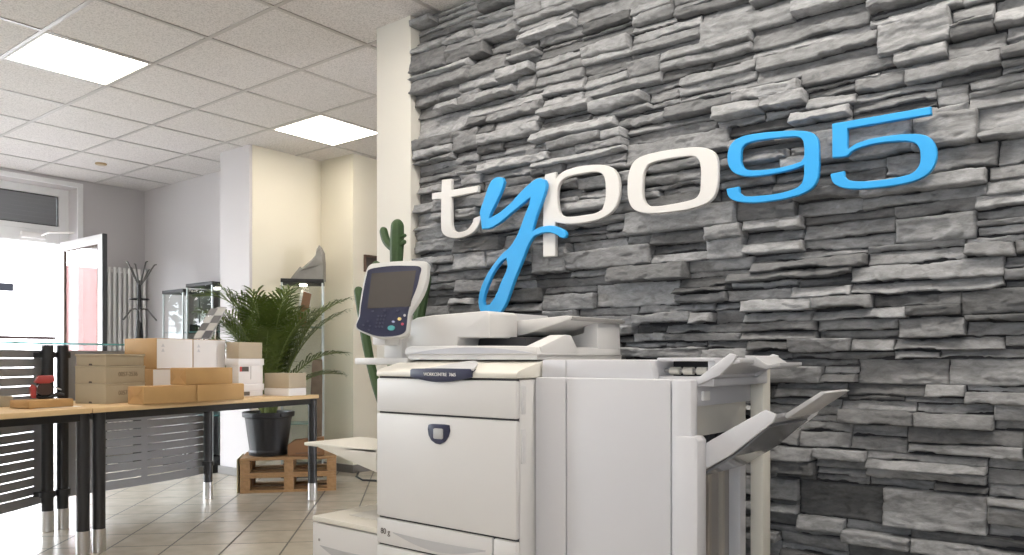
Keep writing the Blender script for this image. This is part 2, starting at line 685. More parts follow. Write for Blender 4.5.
# shop window and added front window (outside the frame, they bring the daylight in)
def shop_window(name, axis, at_, a0, a1, z0, z1):
    f = newbm()
    frame_rect(f, axis, at_, a0, a1, z0, z1, 0.07, 0.08)
    mid = (a0 + a1) / 2
    if axis == 'X':
        box(f, (at_ - 0.035, mid - 0.035, z0 + 0.07), (at_ + 0.035, mid + 0.035, z1 - 0.07))
    else:
        box(f, (mid - 0.035, at_ - 0.035, z0 + 0.07), (mid + 0.035, at_ + 0.035, z1 - 0.07))
    o = struct(name, f, M_trim)
    p = newbm()
    if axis == 'X':
        box(p, (at_ - 0.004, a0 + 0.06, z0 + 0.06), (at_ + 0.004, a1 - 0.06, z1 - 0.06))
    else:
        box(p, (a0 + 0.06, at_ - 0.004, z0 + 0.06), (a1 - 0.06, at_ + 0.004, z1 - 0.06))
    obj('pane', p, M_glass, o)


shop_window('window_1', 'X', -8.6, -2.6, 1.9, 0.1, 2.6)
shop_window('window_added', 'Y', -3.3, 0.6, 1.7, 0.9, 2.4)  # unseen, added behind the camera for cool daylight on the finisher

# street door: fixed frame, transom with blind, open leaf
f = newbm()
DX = -8.63
box(f, (DX - 0.04, 2.3, 0), (DX + 0.04, 2.37, 2.736), 0.004)
box(f, (DX - 0.04, 3.385, 0), (DX + 0.04, 3.476, 2.736), 0.004)
box(f, (DX - 0.04, 2.37, 2.66), (DX + 0.04, 3.385, 2.736), 0.004)
box(f, (DX - 0.04, 2.37, 2.30), (DX + 0.04, 3.385, 2.35), 0.004)
box(f, (DX - 0.055, 2.37, 2.17), (DX + 0.055, 3.385, 2.30), 0.006)
door = struct('door_1', f, M_trim)
b = newbm()
for k in range(13):
    z = 2.362 + k * 0.022
    box(b, (DX + 0.010 + 0.004 * (k % 2), 2.385, z), (DX + 0.014 + 0.004 * (k % 2), 3.37, z + 0.0245))
obj('transom_blind', b, M_blind, door)
b = newbm()
frame_rect(b, 'X', DX - 0.005, 2.37, 3.385, 2.35, 2.66, 0.012, 0.05)
obj('transom_seal', b, M_dark_trim, door)
obj('transom_pane', box(newbm(), (DX - 0.03, 2.38, 2.36), (DX - 0.024, 3.38, 2.65)), M_glass, door)
b = newbm()
box(b, (DX + 0.055, 3.02, 2.20), (DX + 0.10, 3.24, 2.26), 0.008)
tube(b, [(DX + 0.10, 3.2, 2.235), (DX + 0.38, 3.16, 2.235), (DX + 0.52, 3.33, 2.235)], 0.010, 8)
obj('door_closer', b, M_rad, door, 40)
# raised surround of the recess
b = newbm()
box(b, (XL, 2.22, 2.736), (XL + 0.022, 3.53, 2.785), 0.004)
box(b, (XL, 3.476, 0), (XL + 0.022, 3.53, 2.736), 0.004)
box(b, (XL, 2.22, 0), (XL + 0.022, 2.30, 2.736), 0.004)
struct('trim_2', b, M_trim)
# open leaf, at right angles to the wall
leaf_root = bpy.data.objects.new('door_2', None)
C.objects.link(leaf_root)
LY = 3.335
leaf_root.location = (-8.40, LY, 0.012)
leaf_root['kind'] = 'structure'
b = newbm()
frame_rect(b, 'Y', LY, -8.40, -7.485, 0.015, 2.165, 0.095, 0.035)
obj('leaf_frame', b, M_trim, leaf_root)
b = newbm()
box(b, (-7.485, LY - 0.02, 0.015), (-7.465, LY + 0.022, 2.165), 0.004)
obj('edge_seal', b, M_dark_trim, leaf_root)
b = newbm()
frame_rect(b, 'Y', LY - 0.002, -8.31, -7.575, 0.105, 2.075, 0.010, 0.037)
obj('glazing_bead', b, M_brown, leaf_root)
obj('leaf_pane', box(newbm(), (-8.31, LY - 0.008, 0.105), (-7.575, LY + 0.002, 2.075)), M_glass_door, leaf_root)
b = newbm()
tube(b, [(-7.53, LY - 0.016, 1.05), (-7.53, LY - 0.07, 1.05), (-7.64, LY - 0.07, 1.05)], 0.010, 8)
obj('lever_handle', b, M_chrome, leaf_root, 40)

# ------------------------------------------------------------------ street outside
struct('street_ground', box(newbm(), (-40, -25, -0.14), (XL - 0.3, 40, -0.04)), M_street)
t = thing('building', 'pale rendered house across the street, bleached by daylight beyond the open door', 'building', (-17.0, 8.0, -0.04))
obj('facade_wall', box(newbm(), (-19.0, 1.0, -0.04), (-17.0, 16.0, 3.6)), M_facade, t)
for (x0, x1, y0, y1) in ((-40, 13, 280, 291),):
    a, c = at(x0, y0, X=-16.98), at(x1, y1, X=-16.98)
    b = newbm()
    box(b, (-17.0, a.y, c.z), (-16.96, c.y, a.z))
    obj('window', b, M_window_dark, t)
a, c = at(-40, 260, X=-16.9), at(15, 262.5, X=-16.9)
obj('ledge', box(newbm(), (-17.0, a.y, c.z), (-16.9, c.y, a.z)), M_facade_pink, t)
t = thing('building', 'pink rendered house whose reflection shows in the open glass door', 'building', (-15, -2.0, -0.04))
obj('facade_wall', box(newbm(), (-17.0, -0.95, -0.04), (-16.0, 0.7, 2.8)), M_facade_pink, t)
a, c = at(-30, 336, X=-10.5), at(55, 339.5, X=-10.5)
rl = thing('railing', 'low brown handrail outside the street door', 'railing', (-10.5, (a.y + c.y) / 2, -0.04))
obj('rail', box(newbm(), (-10.53, a.y - 0.3, c.z), (-10.47, c.y, a.z + 0.01), 0.004), M_rail_dark, rl)
for yy in (a.y, c.y - 0.03):
    obj('post', box(newbm(), (-10.52, yy - 0.02, -0.04), (-10.48, yy + 0.02, c.z)), M_trim, rl)


tt = thing('street_tree', 'leafy green tree across the street, seen only mirrored in the glass cabinets', 'tree', (-13.6, -0.9, -0.04))
b = newbm()
tube(b, [(-13.6, -0.9, -0.04), (-13.58, -0.92, 1.2), (-13.62, -0.86, 2.4), (-13.55, -0.9, 3.4)], [0.14, 0.11, 0.09, 0.05], 10)
obj('trunk', b, M_brown, tt, 50)
b = newbm()
tr_rnd = random.Random(3)
for k in range(2600):
    u_, v_, w_ = tr_rnd.gauss(0, 1), tr_rnd.gauss(0, 1), tr_rnd.gauss(0, 1)
    q_ = Vector((u_, v_, w_)).normalized() * (tr_rnd.random() ** 0.4)
    q_ = Vector((-13.6 + q_.x * 1.3, -0.9 + q_.y * 1.4, 2.7 + q_.z * 1.5))
    a_ = Vector((tr_rnd.gauss(0, 1), tr_rnd.gauss(0, 1), tr_rnd.gauss(0, 1))).normalized() * 0.11
    c_ = a_.cross(Vector((tr_rnd.gauss(0, 1), tr_rnd.gauss(0, 1), tr_rnd.gauss(0, 1)))).normalized() * 0.06
    b.faces.new([b.verts.new(q_ - a_), b.verts.new(q_ + c_), b.verts.new(q_ + a_), b.verts.new(q_ - c_)])
obj('crown', b, mat('tree_leaf', (0.03, 0.055, 0.015), 0.6), tt)

# ------------------------------------------------------------------ stone wall: shaped relief standing in for printed stone wallpaper
rng = np.random.default_rng(11)
LAT = rng.random((256, 256))


def vnoise(x, y):
    xi, yi = np.floor(x).astype(int), np.floor(y).astype(int)
    fx, fy = x - xi, y - yi
    fx, fy = fx * fx * (3 - 2 * fx), fy * fy * (3 - 2 * fy)
    a, b_ = LAT[xi % 256, yi % 256], LAT[(xi + 1) % 256, yi % 256]
    c, d = LAT[xi % 256, (yi + 1) % 256], LAT[(xi + 1) % 256, (yi + 1) % 256]
    return (a * (1 - fx) + b_ * fx) * (1 - fy) + (c * (1 - fx) + d * fx) * fy


def fbm(x, y, o=4):
    s, a, t_ = 0, 1.0, 0
    for k in range(o):
        s = s + a * vnoise(x * 2 ** k + 17.3 * k, y * 2 ** k + 5.1 * k)
        t_ += a
        a *= 0.5
    return s / t_


def chip(a, n):
    """broken, stepped version of a smooth outline"""
    q = a * n
    return (np.floor(q) + np.clip((q - np.floor(q)) * 4 - 1.5, 0, 1)) / n


def stone_rects(x0, x1, z0, z1):
    out = []
    z = z0
    while z < z1 - 0.03:
        h = rng.uniform(0.055, 0.135)
        if z1 - (z + h) < 0.06:
            h = z1 - z
        x = x0
        while x < x1 - 0.02:
            wd = rng.uniform(0.15, 0.50)
            if x1 - (x + wd) < 0.14:
                wd = x1 - x
            split(out, x, x + wd, z, z + h)
            x += wd
        z += h
    return out


def split(out, x0, x1, z0, z1, depth=0):
    h, wd = z1 - z0, x1 - x0
    if h > 0.052 and rng.random() < (0.85 if depth == 0 else 0.45):
        f_ = rng.uniform(0.28, 0.72)
        zm = z0 + h * f_
        split(out, x0, x1, z0, zm, depth + 1)
        split(out, x0, x1, zm, z1, depth + 1)
    elif wd > 0.34 and rng.random() < 0.55:
        xm = x0 + wd * rng.uniform(0.25, 0.75)
        split(out, x0, xm, z0, z1, depth + 1)
        split(out, xm, x1, z0, z1, depth + 1)
    else:
        out.append((x0, x1, z0, z1))


def build_stones(x0, x1, z0, z1, ybase, res):
    V, F, T = [], [], []
    nv = 0
    for (a0, a1, b0, b1) in stone_rects(x0, x1, z0, z1):
        nx, nz = max(3, int((a1 - a0) / res)), max(4, int((b1 - b0) / res))
        u, v = np.meshgrid(np.linspace(0, 1, nx + 1), np.linspace(0, 1, nz + 1))
        X = a0 + (a1 - a0) * u
        Z = b0 + (b1 - b0) * v
        sx, sz = rng.uniform(0, 200), rng.uniform(0, 200)
        # irregular top and bottom edges, chipped ends
        e = 0.0085
        top = chip(fbm(X * 7 + sx, sz + 0 * X, 5) - 0.55, 7) * 2 * e * 1.5
        bot = chip(fbm(X * 7 + sx + 50, sz + 0 * X, 5) - 0.45, 7) * 2 * e * 2.2
        Z = Z + v * np.minimum(top, 0.001) + (1 - v) * np.maximum(bot, -0.001)
        lf = np.maximum((fbm(Z * 22 + sz, sx + 0 * Z, 3) - 0.45) * 0.018, 0)
        rt = np.maximum((fbm(Z * 22 + sz + 31, sx + 0 * Z, 3) - 0.45) * 0.018, 0)
        X = X + (1 - u) * lf - u * rt
        X = np.clip(X, x0 + 0.001, x1)
        p = rng.choice([rng.uniform(0.004, 0.02), rng.uniform(0.03, 0.058), rng.uniform(0.06, 0.09)], p=[0.72, 0.18, 0.10] if b1 - b0 < 0.036 else [0.20, 0.40, 0.40])
        tz = rng.uniform(-0.034, 0.012)
        tx = rng.uniform(-0.010, 0.010)
        H = p + tz * (v - 0.5) + tx * (u - 0.5)
        n1 = fbm(X * 4 + sx, Z * 13 + sz, 5)
        q = n1 * 5
        terr = (np.floor(q) + np.clip((q - np.floor(q)) * 9 - 4, 0, 1)) / 5
        H = H + (terr - 0.5) * 0.036 + (fbm(X * 20 + sx, Z * 45 + sz, 3) - 0.5) * 0.007
        ed = np.minimum(np.minimum(u * (a1 - a0), (1 - u) * (a1 - a0)), np.minimum(v * (b1 - b0), (1 - v) * (b1 - b0)))
        H = H - np.clip(1 - ed / 0.007, 0, 1) * rng.uniform(0.001, 0.006)
        H = np.clip(H, 0.003, 0.112)
        P = np.stack([X, ybase - H, Z], -1)
        # skirt back to the wall
        loop = [(0, k) for k in range(nx + 1)] + [(k, nx) for k in range(1, nz + 1)] + [(nz, k) for k in range(nx - 1, -1, -1)] + [(k, 0) for k in range(nz - 1, 0, -1)]
        idx = np.arange((nx + 1) * (nz + 1)).reshape(nz + 1, nx + 1) + nv
        V.append(P.reshape(-1, 3))
        q4 = np.stack([idx[:-1, :-1], idx[:-1, 1:], idx[1:, 1:], idx[1:, :-1]], -1).reshape(-1, 4)
        F.append(q4)
        nv += idx.size
        li = np.array([idx[r] for r in loop])
        bk = np.array([P[r] for r in loop])
        bk[:, 1] = ybase + 0.001
        V.append(bk)
        bi = np.arange(len(loop)) + nv
        nv += len(loop)
        F.append(np.stack([li, bi, np.roll(bi, -1), np.roll(li, -1)], -1))
        tone = rng.uniform(0.70, 1.22) if rng.random() < 0.82 else rng.uniform(0.36, 0.6)
        T.append(np.full(idx.size + len(loop), tone))
    V, F, T = np.concatenate(V), np.concatenate(F), np.concatenate(T)
    me = bpy.data.meshes.new('wall_stone_relief')
    me.vertices.add(len(V))
    me.vertices.foreach_set('co', V.ravel())
    me.loops.add(F.size)
    me.loops.foreach_set('vertex_index', F.ravel().astype(np.int32))
    me.polygons.add(len(F))
    me.polygons.foreach_set('loop_start', np.arange(0, F.size, 4, dtype=np.int32))
    me.polygons.foreach_set('loop_total', np.full(len(F), 4, dtype=np.int32))
    me.update(calc_edges=True)
    at_ = me.attributes.new('tone', 'FLOAT_COLOR', 'POINT')
    at_.data.foreach_set('color', np.stack([T, T, T, np.ones_like(T)], -1).ravel())
    me.validate()
    o = finish_obj('wall_stone_relief', me, M_stone, None)
    o['kind'] = 'structure'
    return o


build_stones(-3.006, 0.75, 0.0, CEIL - 0.001, 2.988, 0.0055)

# ------------------------------------------------------------------ sign letters on the stone
LY0 = 2.868     # front face of the letters


def spline_loop(pts, corner=42, sub=5):
    """closed loop through the points, rounded except where it turns sharply"""
    n = len(pts)
    P = [Vector((p[0], p[1])) for p in pts]
    out = []
    sharp = []
    for i in range(n):
        a, b_, c = P[i - 1], P[i], P[(i + 1) % n]
        d0, d1 = b_ - a, c - b_
        sharp.append(abs(math.degrees(d0.angle_signed(d1))) > corner)
    for i in range(n):
        p0, p1, p2, p3 = P[i - 1], P[i], P[(i + 1) % n], P[(i + 2) % n]
        m1 = (p2 - p0) * 0.5
        m2 = (p3 - p1) * 0.5
        L = (p2 - p1).length
        if sharp[i]:
            m1 = p2 - p1
        if sharp[(i + 1) % n]:
            m2 = p2 - p1
        if m1.length > 1e-9:
            m1 = m1.normalized() * L
        if m2.length > 1e-9:
            m2 = m2.normalized() * L
        for k in range(sub):
            t = k / sub
            h = (2 * t ** 3 - 3 * t ** 2 + 1, t ** 3 - 2 * t ** 2 + t, -2 * t ** 3 + 3 * t ** 2, t ** 3 - t ** 2)
            out.append(p1 * h[0] + m1 * h[1] + p2 * h[2] + m2 * h[3])
    return out


def letter(name, loops, org, sc, m, label, y=LY0, thick=0.022):
    cu = bpy.data.curves.new(name, 'CURVE')
    cu.dimensions = '2D'
    cu.fill_mode = 'BOTH'
    cu.extrude = thick / 2 - 0.003
    cu.bevel_depth = 0.003
    cu.bevel_resolution = 1
    cu.offset = -0.003
    for L in loops:
        w_ = [at(org[0] + p[0] / sc, org[1] + p[1] / sc, Y=y) for p in L]
        s = spline_loop([(q.x, q.z) for q in w_])
        sp = cu.splines.new('POLY')
        sp.points.add(len(s) - 1)
        for k, q in enumerate(s):
            sp.points[k].co = (q.x, q.y, 0, 1)
        sp.use_cyclic_u = True
    to = bpy.data.objects.new(name, cu)
    C.objects.link(to)
    bpy.context.view_layer.update()
    me = bpy.data.meshes.new_from_object(to.evaluated_get(bpy.context.evaluated_depsgraph_get()))
    bpy.data.objects.remove(to)
    bpy.data.curves.remove(cu)
    me.transform(Matrix.Translation((0, y + thick / 2, 0)) @ Matrix.Rotation(PI / 2, 4, 'X'))
    me.name = name
    o = finish_obj(name, me, m, None)
    return tag(o, label, 'letter', 'letters of the wall sign')


letter('sign_letter', [[(65, 165), (117, 160), (117, 222), (265, 197), (265, 233), (117, 262), (117, 340), (118, 405), (126, 440), (147, 455), (175, 454), (207, 440), (232, 408), (242, 378), (284, 363), (276, 400), (255, 440), (222, 468), (180, 485), (132, 490), (90, 480), (66, 455), (60, 415), (60, 340), (61, 272), (10, 275), (10, 240), (62, 232)]],
       (430, 150), 5.554, M_white_letter, 'white raised letter t, first letter at the left end of the stone wall sign')
P2 = [(345, 165), (372, 150), (402, 153), (410, 175), (400, 212), (370, 282), (340, 342), (325, 380), (350, 368), (400, 335), (450, 290), (510, 225), (560, 180), (602, 156), (636, 164), (645, 192), (636, 235), (612, 305), (585, 380), (566, 452), (600, 432), (650, 420), (690, 421), (722, 432), (747, 448), (756, 470), (748, 486), (730, 488), (700, 470), (660, 458), (620, 462), (580, 478), (548, 520), (512, 610), (468, 720), (440, 800), (412, 870), (370, 920), (320, 930), (282, 900), (268, 850), (275, 790), (300, 720), (345, 645), (400, 575), (440, 540), (478, 482), (500, 430), (525, 362), (545, 312), (557, 262), (510, 300), (450, 350), (390, 400), (330, 435), (287, 440), (283, 400), (276, 345), (300, 270), (322, 205)]
H2 = [(422, 600), (395, 620), (352, 680), (318, 755), (296, 830), (300, 862), (330, 858), (362, 810), (395, 730), (428, 650)]
letter('sign_letter', [P2, H2], (430, 150), 5.554, M_blue_letter, 'blue raised handwritten letter y with a long looped tail on the stone wall', y=LY0 - 0.024)
letter('sign_letter', [[(63, 190), (108, 179), (110, 208), (130, 185), (162, 168), (212, 155), (270, 148), (320, 150), (355, 165), (375, 196), (382, 240), (378, 290), (360, 335), (325, 366), (280, 385), (220, 397), (170, 401), (130, 398), (108, 394), (108, 538), (55, 543), (55, 370), (58, 290)],
                       [(116, 270), (122, 236), (138, 212), (170, 196), (220, 186), (270, 179), (300, 183), (316, 202), (322, 240), (320, 300), (308, 338), (280, 354), (230, 363), (180, 369), (146, 368), (126, 352), (118, 312)]],
       (530, 130), 4.27, M_white_letter, 'white raised letter p, right of the blue handwritten letter on the stone wall')
letter('sign_letter', [[(415, 250), (418, 200), (430, 156), (452, 126), (492, 106), (560, 90), (640, 78), (710, 73), (756, 78), (786, 95), (800, 126), (803, 180), (799, 240), (784, 285), (750, 314), (690, 335), (600, 350), (520, 356), (465, 350), (434, 330), (419, 295)],
                       [(481, 230), (486, 180), (502, 149), (532, 135), (590, 122), (650, 113), (698, 112), (720, 128), (728, 162), (728, 220), (724, 264), (708, 289), (670, 303), (600, 317), (540, 325), (506, 322), (487, 300), (480, 266)]],
       (530, 130), 4.27, M_white_letter, 'white raised letter o, last white letter before the blue figures on the stone wall')
letter('sign_letter', [[(28, 427), (85, 416), (88, 443), (110, 459), (180, 458), (270, 446), (338, 426), (368, 404), (380, 370), (382, 318), (340, 335), (260, 355), (180, 368), (120, 370), (75, 360), (48, 340), (35, 310), (33, 270), (42, 235), (66, 205), (110, 185), (180, 172), (260, 165), (340, 161), (398, 165), (430, 178), (446, 206), (450, 260), (450, 330), (444, 380), (424, 417), (385, 444), (320, 466), (240, 481), (160, 490), (100, 488), (58, 478), (35, 458)],
                       [(95, 275), (98, 246), (112, 226), (146, 212), (220, 200), (300, 192), (350, 190), (372, 201), (381, 228), (381, 280), (366, 303), (320, 318), (240, 335), (160, 342), (115, 335), (97, 310)]],
       (720, 95), 4.551, M_blue_letter, 'blue raised figure 9 on the stone wall')
letter('sign_letter', [[(510, 130), (960, 52), (962, 88), (580, 152), (580, 246), (620, 220), (680, 200), (760, 185), (850, 177), (918, 179), (958, 195), (980, 226), (987, 270), (975, 320), (944, 360), (890, 389), (800, 410), (700, 423), (610, 428), (550, 420), (515, 400), (503, 372), (502, 358), (565, 345), (568, 370), (590, 387), (650, 392), (740, 385), (820, 371), (875, 353), (905, 320), (912, 280), (906, 242), (888, 219), (850, 210), (780, 212), (700, 222), (640, 238), (602, 255), (575, 278), (510, 285)]],
       (720, 95), 4.551, M_blue_letter, 'blue raised figure 5, last character at the right end of the wall sign')


# ------------------------------------------------------------------ multifunction printer
F = 1.985


def pf(px, py, y=F):
    return at(px, py, Y=y)


def poly_prism(bm, pixels, y, depth, bev=0.0, seg=2):
    return prism(bm, [at(a, b_, Y=y) for a, b_ in pixels], (0, depth, 0), bev, seg)


XA, XB = pf(376.6, 400).x, pf(516, 400).x
pr = thing('office_printer', 'large white office printer with tilted touch screen and document feeder before the stone wall', 'printer', ((XA + XB) / 2, 2.35, 0))
b = newbm()
box(b, (XA, F + 0.022, 0.05), (XB, 2.72, 0.935), 0.008)
for xx in (XA + 0.06, XB - 0.06):
    for yy in (F + 0.08, 2.66):
        tube(b, [(xx, yy, 0.0), (xx, yy, 0.055)], 0.025, 12)
obj('body', b, M_print, pr, 40)
# sloping top cover
b = newbm()
prof = [(F, 0.9385), (F, 0.956), (F + 0.012, 0.9635), (F + 0.05, 0.974), (F + 0.13, 0.992), (F + 0.20, 1.0), (2.72, 1.0), (2.72, 0.9385)]
prism(b, [(XA - 0.003, y, z) for y, z in prof], (XB - XA + 0.006, 0, 0), 0.005)
obj('top_cover', b, M_print_cream, pr, 40)
obj('upper_door', box(newbm(), (XA, F, 0.8075), (XB, F + 0.022, 0.931), 0.006), M_print, pr, 40)
b = newbm()
box(b, (XA, F, 0.4175), (XB, F + 0.022, 0.801), 0.006)
dr = obj('front_door', b, M_print, pr, 40)
b = newbm()
box(b, (XA + 0.004, F + 0.012, 0.25), (XB - 0.004, F + 0.023, 0.94))
obj('door_gap', b, M_gap, pr)
# recessed grip down the right edge of the doors
b = newbm()
for z0, z1 in ((0.822, 0.915), (0.66, 0.775)):
    box(b, (XB - 0.004, F + 0.028, z0), (XB + 0.003, F + 0.05, z1), 0.003)
obj('side_grip', b, mat('printer_shade_white', (0.62, 0.615, 0.62), 0.42), pr, 40)
# drawers
xd = pf(492.6, 540).x
for k, (z0, z1) in enumerate(((0.316, 0.411), (0.214, 0.31), (0.06, 0.208))):
    d_ = obj('drawer', box(newbm(), (XA, F, z0), (xd - 0.003, F + 0.022, z1), 0.006), M_print, pr, 40)
    h = newbm()
    n = 14
    pts = [(XA + 0.09 + (xd - XA - 0.12) * j / n, F - 0.002, z0 + 0.048 - 0.036 * math.sin(PI * j / n)) for j in range(n + 1)]
    pts += [(XA + 0.09 + (xd - XA - 0.12) * j / n, F - 0.002, z0 + 0.050 - 0.004 * math.sin(PI * j / n)) for j in range(n, -1, -1)]
    prism(h, pts, (0, 0.006, 0))
    obj('handle_shade', h, M_print_grey, d_)  # flat grey crescent, its tone stands in for shade in the grip
    obj('side_strip', box(newbm(), (xd + 0.002, F, z0), (XB, F + 0.022, z1), 0.006), M_print, d_, 40)
    if k == 0:
        c = pf(385.5, 531.5)
        text('paper_weight_mark', '80 g', 0.03, M_ink, d_, (c.x, F - 0.0012, c.z), (1, 0, 0), (0, 0, 1))
# navy name plate with grey crest
YB_ = F - 0.010
pl = newbm()
pts = [(410, 370), (411.5, 368.6), (440, 368.3), (469.5, 368.8), (470.8, 370)] + [(470.8 - 60.8 * j / 12, 377.2 - 0.4 * j / 12 + 5.2 * math.sin(PI * j / 12)) for j in range(13)]
poly_prism(pl, pts, YB_, 0.03, 0.002)
np_ = obj('name_plate', pl, M_navy, pr, 30)
c = at(439.5, 374.6, Y=YB_)
text('name_plate_lettering', 'WORKCENTRE  7665', 0.0165, M_paper, np_, (c.x, YB_ - 0.0006, c.z), (1, 0, 0), (0, 0, 1), squeeze=1.0)
cr = newbm()
a, c = at(424, 369, Y=YB_), at(473, 369, Y=YB_)
n = 16
for j in range(1):
    top = [Vector((a.x + (c.x - a.x) * k / n, YB_ + 0.006 + 0.10 * math.sin(PI * (k / n) ** 1.3), 0.9655 + 0.027 * math.sin(PI * (k / n) ** 1.3))) for k in range(n + 1)]
    prism(cr, top + [Vector((c.x, YB_ + 0.004, 0.962)), Vector((a.x, YB_ + 0.004, 0.962))], (0, 0, 0.004))
obj('crest', cr, M_print_grey, np_)
# shield emblem
em = newbm()
poly_prism(em, [(428.2, 424.6), (432, 423.9), (444, 424.4), (448.4, 425.2), (449.2, 431), (447.5, 437), (444, 442), (439.5, 444.6), (435.5, 443.8), (431, 440.5), (428.3, 435), (427.4, 429)], F - 0.006, 0.01, 0.002)
e_ = obj('emblem', em, M_navy, pr, 30)
em = newbm()
poly_prism(em, [(433, 429), (434, 428.3), (441.6, 428.8), (442.6, 429.6), (442.6, 438.4), (441.5, 439.4), (434, 438.8), (433, 438)], F - 0.009, 0.006, 0.0015)
obj('emblem_button', em, mat('emblem_silver', (0.42, 0.42, 0.42), 0.5, 0.2), e_, 30)
# white slab on the left shoulder
a, c = at(358, 359, Y=2.12), at(404, 359, Y=2.12)
obj('side_shelf', box(newbm(), (a.x, 2.10, 0.980), (c.x + 0.04, 2.5, 1.007), 0.006), M_print, pr, 40)
# scanner with document feeder
SY = 2.10
sc_ = newbm()
a, c = at(404.2, 356, Y=SY), at(538, 356, Y=SY)
box(sc_, (a.x + 0.012, SY + 0.01, 1.0), (c.x - 0.012, 2.66, 1.018))
obj('scanner_glass_bed', sc_, M_print, pr)
lid = newbm()
poly_prism(lid, [(404.2, 355), (404.8, 348.5), (410, 346.2), (455, 345.6), (520, 345.9), (535, 346.6), (537.5, 355)], SY, 0.54, 0.006)
lid_o = obj('scanner_lid', lid, M_print, pr, 40)
og = newbm()
prism(og, [at(px_, py_, X=XB - 0.002) for px_, py_ in ((541, 346.5), (565.5, 334.6), (571.5, 335.4), (577, 347), (577, 355), (541, 355))], (-0.07, 0, 0), 0.004)
obj('output_guide', og, M_print, lid_o, 40)
cr = newbm()
n = 16
a, c = at(409, 354, Y=SY - 0.003), at(533, 354, Y=SY - 0.003)
top = [Vector((a.x + (c.x - a.x) * k / n, SY - 0.003, a.z + 0.022 * math.sin(PI * k / n) ** 0.8)) for k in range(n + 1)]
prism(cr, top, (0, 0.012, 0))
obj('lid_crest', cr, mat('printer_pale_lilac', (0.47, 0.47, 0.51), 0.4), lid_o)
fd = newbm()
poly_prism(fd, [(405.5, 349), (406.8, 330), (409.3, 321), (416, 317.6), (432, 315.2), (486, 310.7), (489.8, 313), (489.8, 337.6), (458, 337.6), (456.3, 347)], SY + 0.012, 0.16, 0.008)
fo = obj('document_feeder', fd, M_print, pr, 40)
sl = newbm()
a, c = at(459, 346, Y=SY + 0.12), at(524, 338, Y=SY + 0.12)
box(sl, (a.x, SY + 0.13, a.z - 0.004), (c.x, SY + 0.48, c.z + 0.004))
obj('paper_slot', sl, M_gap, fo)
tr = newbm()
poly_prism(tr, [(488, 329.5), (511, 321.4), (566, 315.4), (570, 316), (570, 319.2), (526, 334.2), (520, 335.6), (488, 336.8)], SY + 0.19, 0.38, 0.004)
to_ = obj('feeder_tray', tr, M_print, fo, 40)
g_ = newbm()
poly_prism(g_, [(494, 322.2), (497, 312.6), (508, 313), (511, 321.2)], SY + 0.25, 0.26, 0.003)
obj('paper_guide', g_, M_print_grey, fo, 40)
g_ = newbm()
a = at(569, 317.5, Y=SY + 0.19)
box(g_, (a.x - 0.004, SY + 0.20, a.z - 0.009), (a.x + 0.010, SY + 0.56, a.z + 0.005), 0.003)
obj('tray_end_stop', g_, M_print_mid, fo, 40)
rh = newbm()
prism(rh, [(XB - 0.145, 2.49, 1.0), (XB - 0.140, 2.49, 1.085), (XB - 0.075, 2.49, 1.10), (XB - 0.065, 2.49, 1.150), (XB - 0.014, 2.49, 1.152), (XB - 0.008, 2.49, 1.0)], (0, 0.165, 0), 0.005)
obj('rear_housing', rh, M_print, pr, 40)
# left hand catch tray
ct = newbm()
poly_prism(ct, [(317, 447), (376, 449), (376, 472.5)], 2.15, 0.31, 0.003)
a = at(304, 444, Y=2.15)
box(ct, (a.x, 2.15, a.z - 0.006), (XA + 0.01, 2.47, a.z + 0.008), 0.003)
obj('catch_tray', ct, M_print_cream, pr, 40)
# touch screen panel
pn = Vector((0.30, -0.92, 0.22)).normalized()
po = at(390, 298, Y=2.03)


def panel_px(c_list, off=0.0, org=(340, 240), s=5.05):
    return [at(org[0] + a / s, org[1] + b_ / s, plane=(po + pn * off, pn)) for a, b_ in c_list]


face = [(145, 150), (200, 137), (270, 130), (340, 130), (405, 136), (401, 180), (386, 240), (358, 310), (342, 370), (335, 430), (325, 465), (280, 483), (200, 486), (140, 470), (84, 440), (100, 385), (106, 330), (119, 250), (134, 180)]
shell = [(150, 124), (200, 114), (290, 106), (370, 105), (438, 111), (440, 150), (434, 205), (412, 270), (376, 330), (350, 372), (342, 430), (333, 478), (285, 492), (200, 493), (130, 474), (77, 442), (92, 385), (98, 330), (110, 250), (128, 165)]


def smooth3(P, sub=4):
    n = len(P)
    out = []
    for i in range(n):
        p0, p1, p2, p3 = P[i - 1], P[i], P[(i + 1) % n], P[(i + 2) % n]
        for k in range(sub):
            t = k / sub
            out.append(0.5 * ((2 * p1) + (p2 - p0) * t + (2 * p0 - 5 * p1 + 4 * p2 - p3) * t * t + (3 * p1 - p0 - 3 * p2 + p3) * t ** 3))
    return out


b = newbm()
prism(b, smooth3(panel_px(shell)), -pn * 0.028, 0.005)
cp = obj('control_panel', b, mat('silver_bezel', (0.56, 0.56, 0.55), 0.4), pr, 40)
b = newbm()
prism(b, smooth3(panel_px(face, 0.003)), -pn * 0.006)
obj('panel_face', b, M_navy, cp, 40)
b = newbm()
prism(b, panel_px([(160, 168), (384, 153), (354, 335), (138, 346)], 0.0045), -pn * 0.003)
obj('touch_screen', b, M_screen, cp)
pr_, pu = None, None
q = panel_px([(200, 300), (300, 300)])
pr_ = (q[1] - q[0]).normalized()
pu = pn.cross(pr_)


def button(name, cx, cy, rx, ry, m):
    c_ = panel_px([(cx, cy)], 0.007)[0]
    b_ = newbm()
    prism(b_, [c_ + pr_ * rx * math.cos(2 * PI * k / 20) + pu * ry * math.sin(2 * PI * k / 20) for k in range(20)], -pn * 0.006)
    obj(name, b_, m, cp, 40)


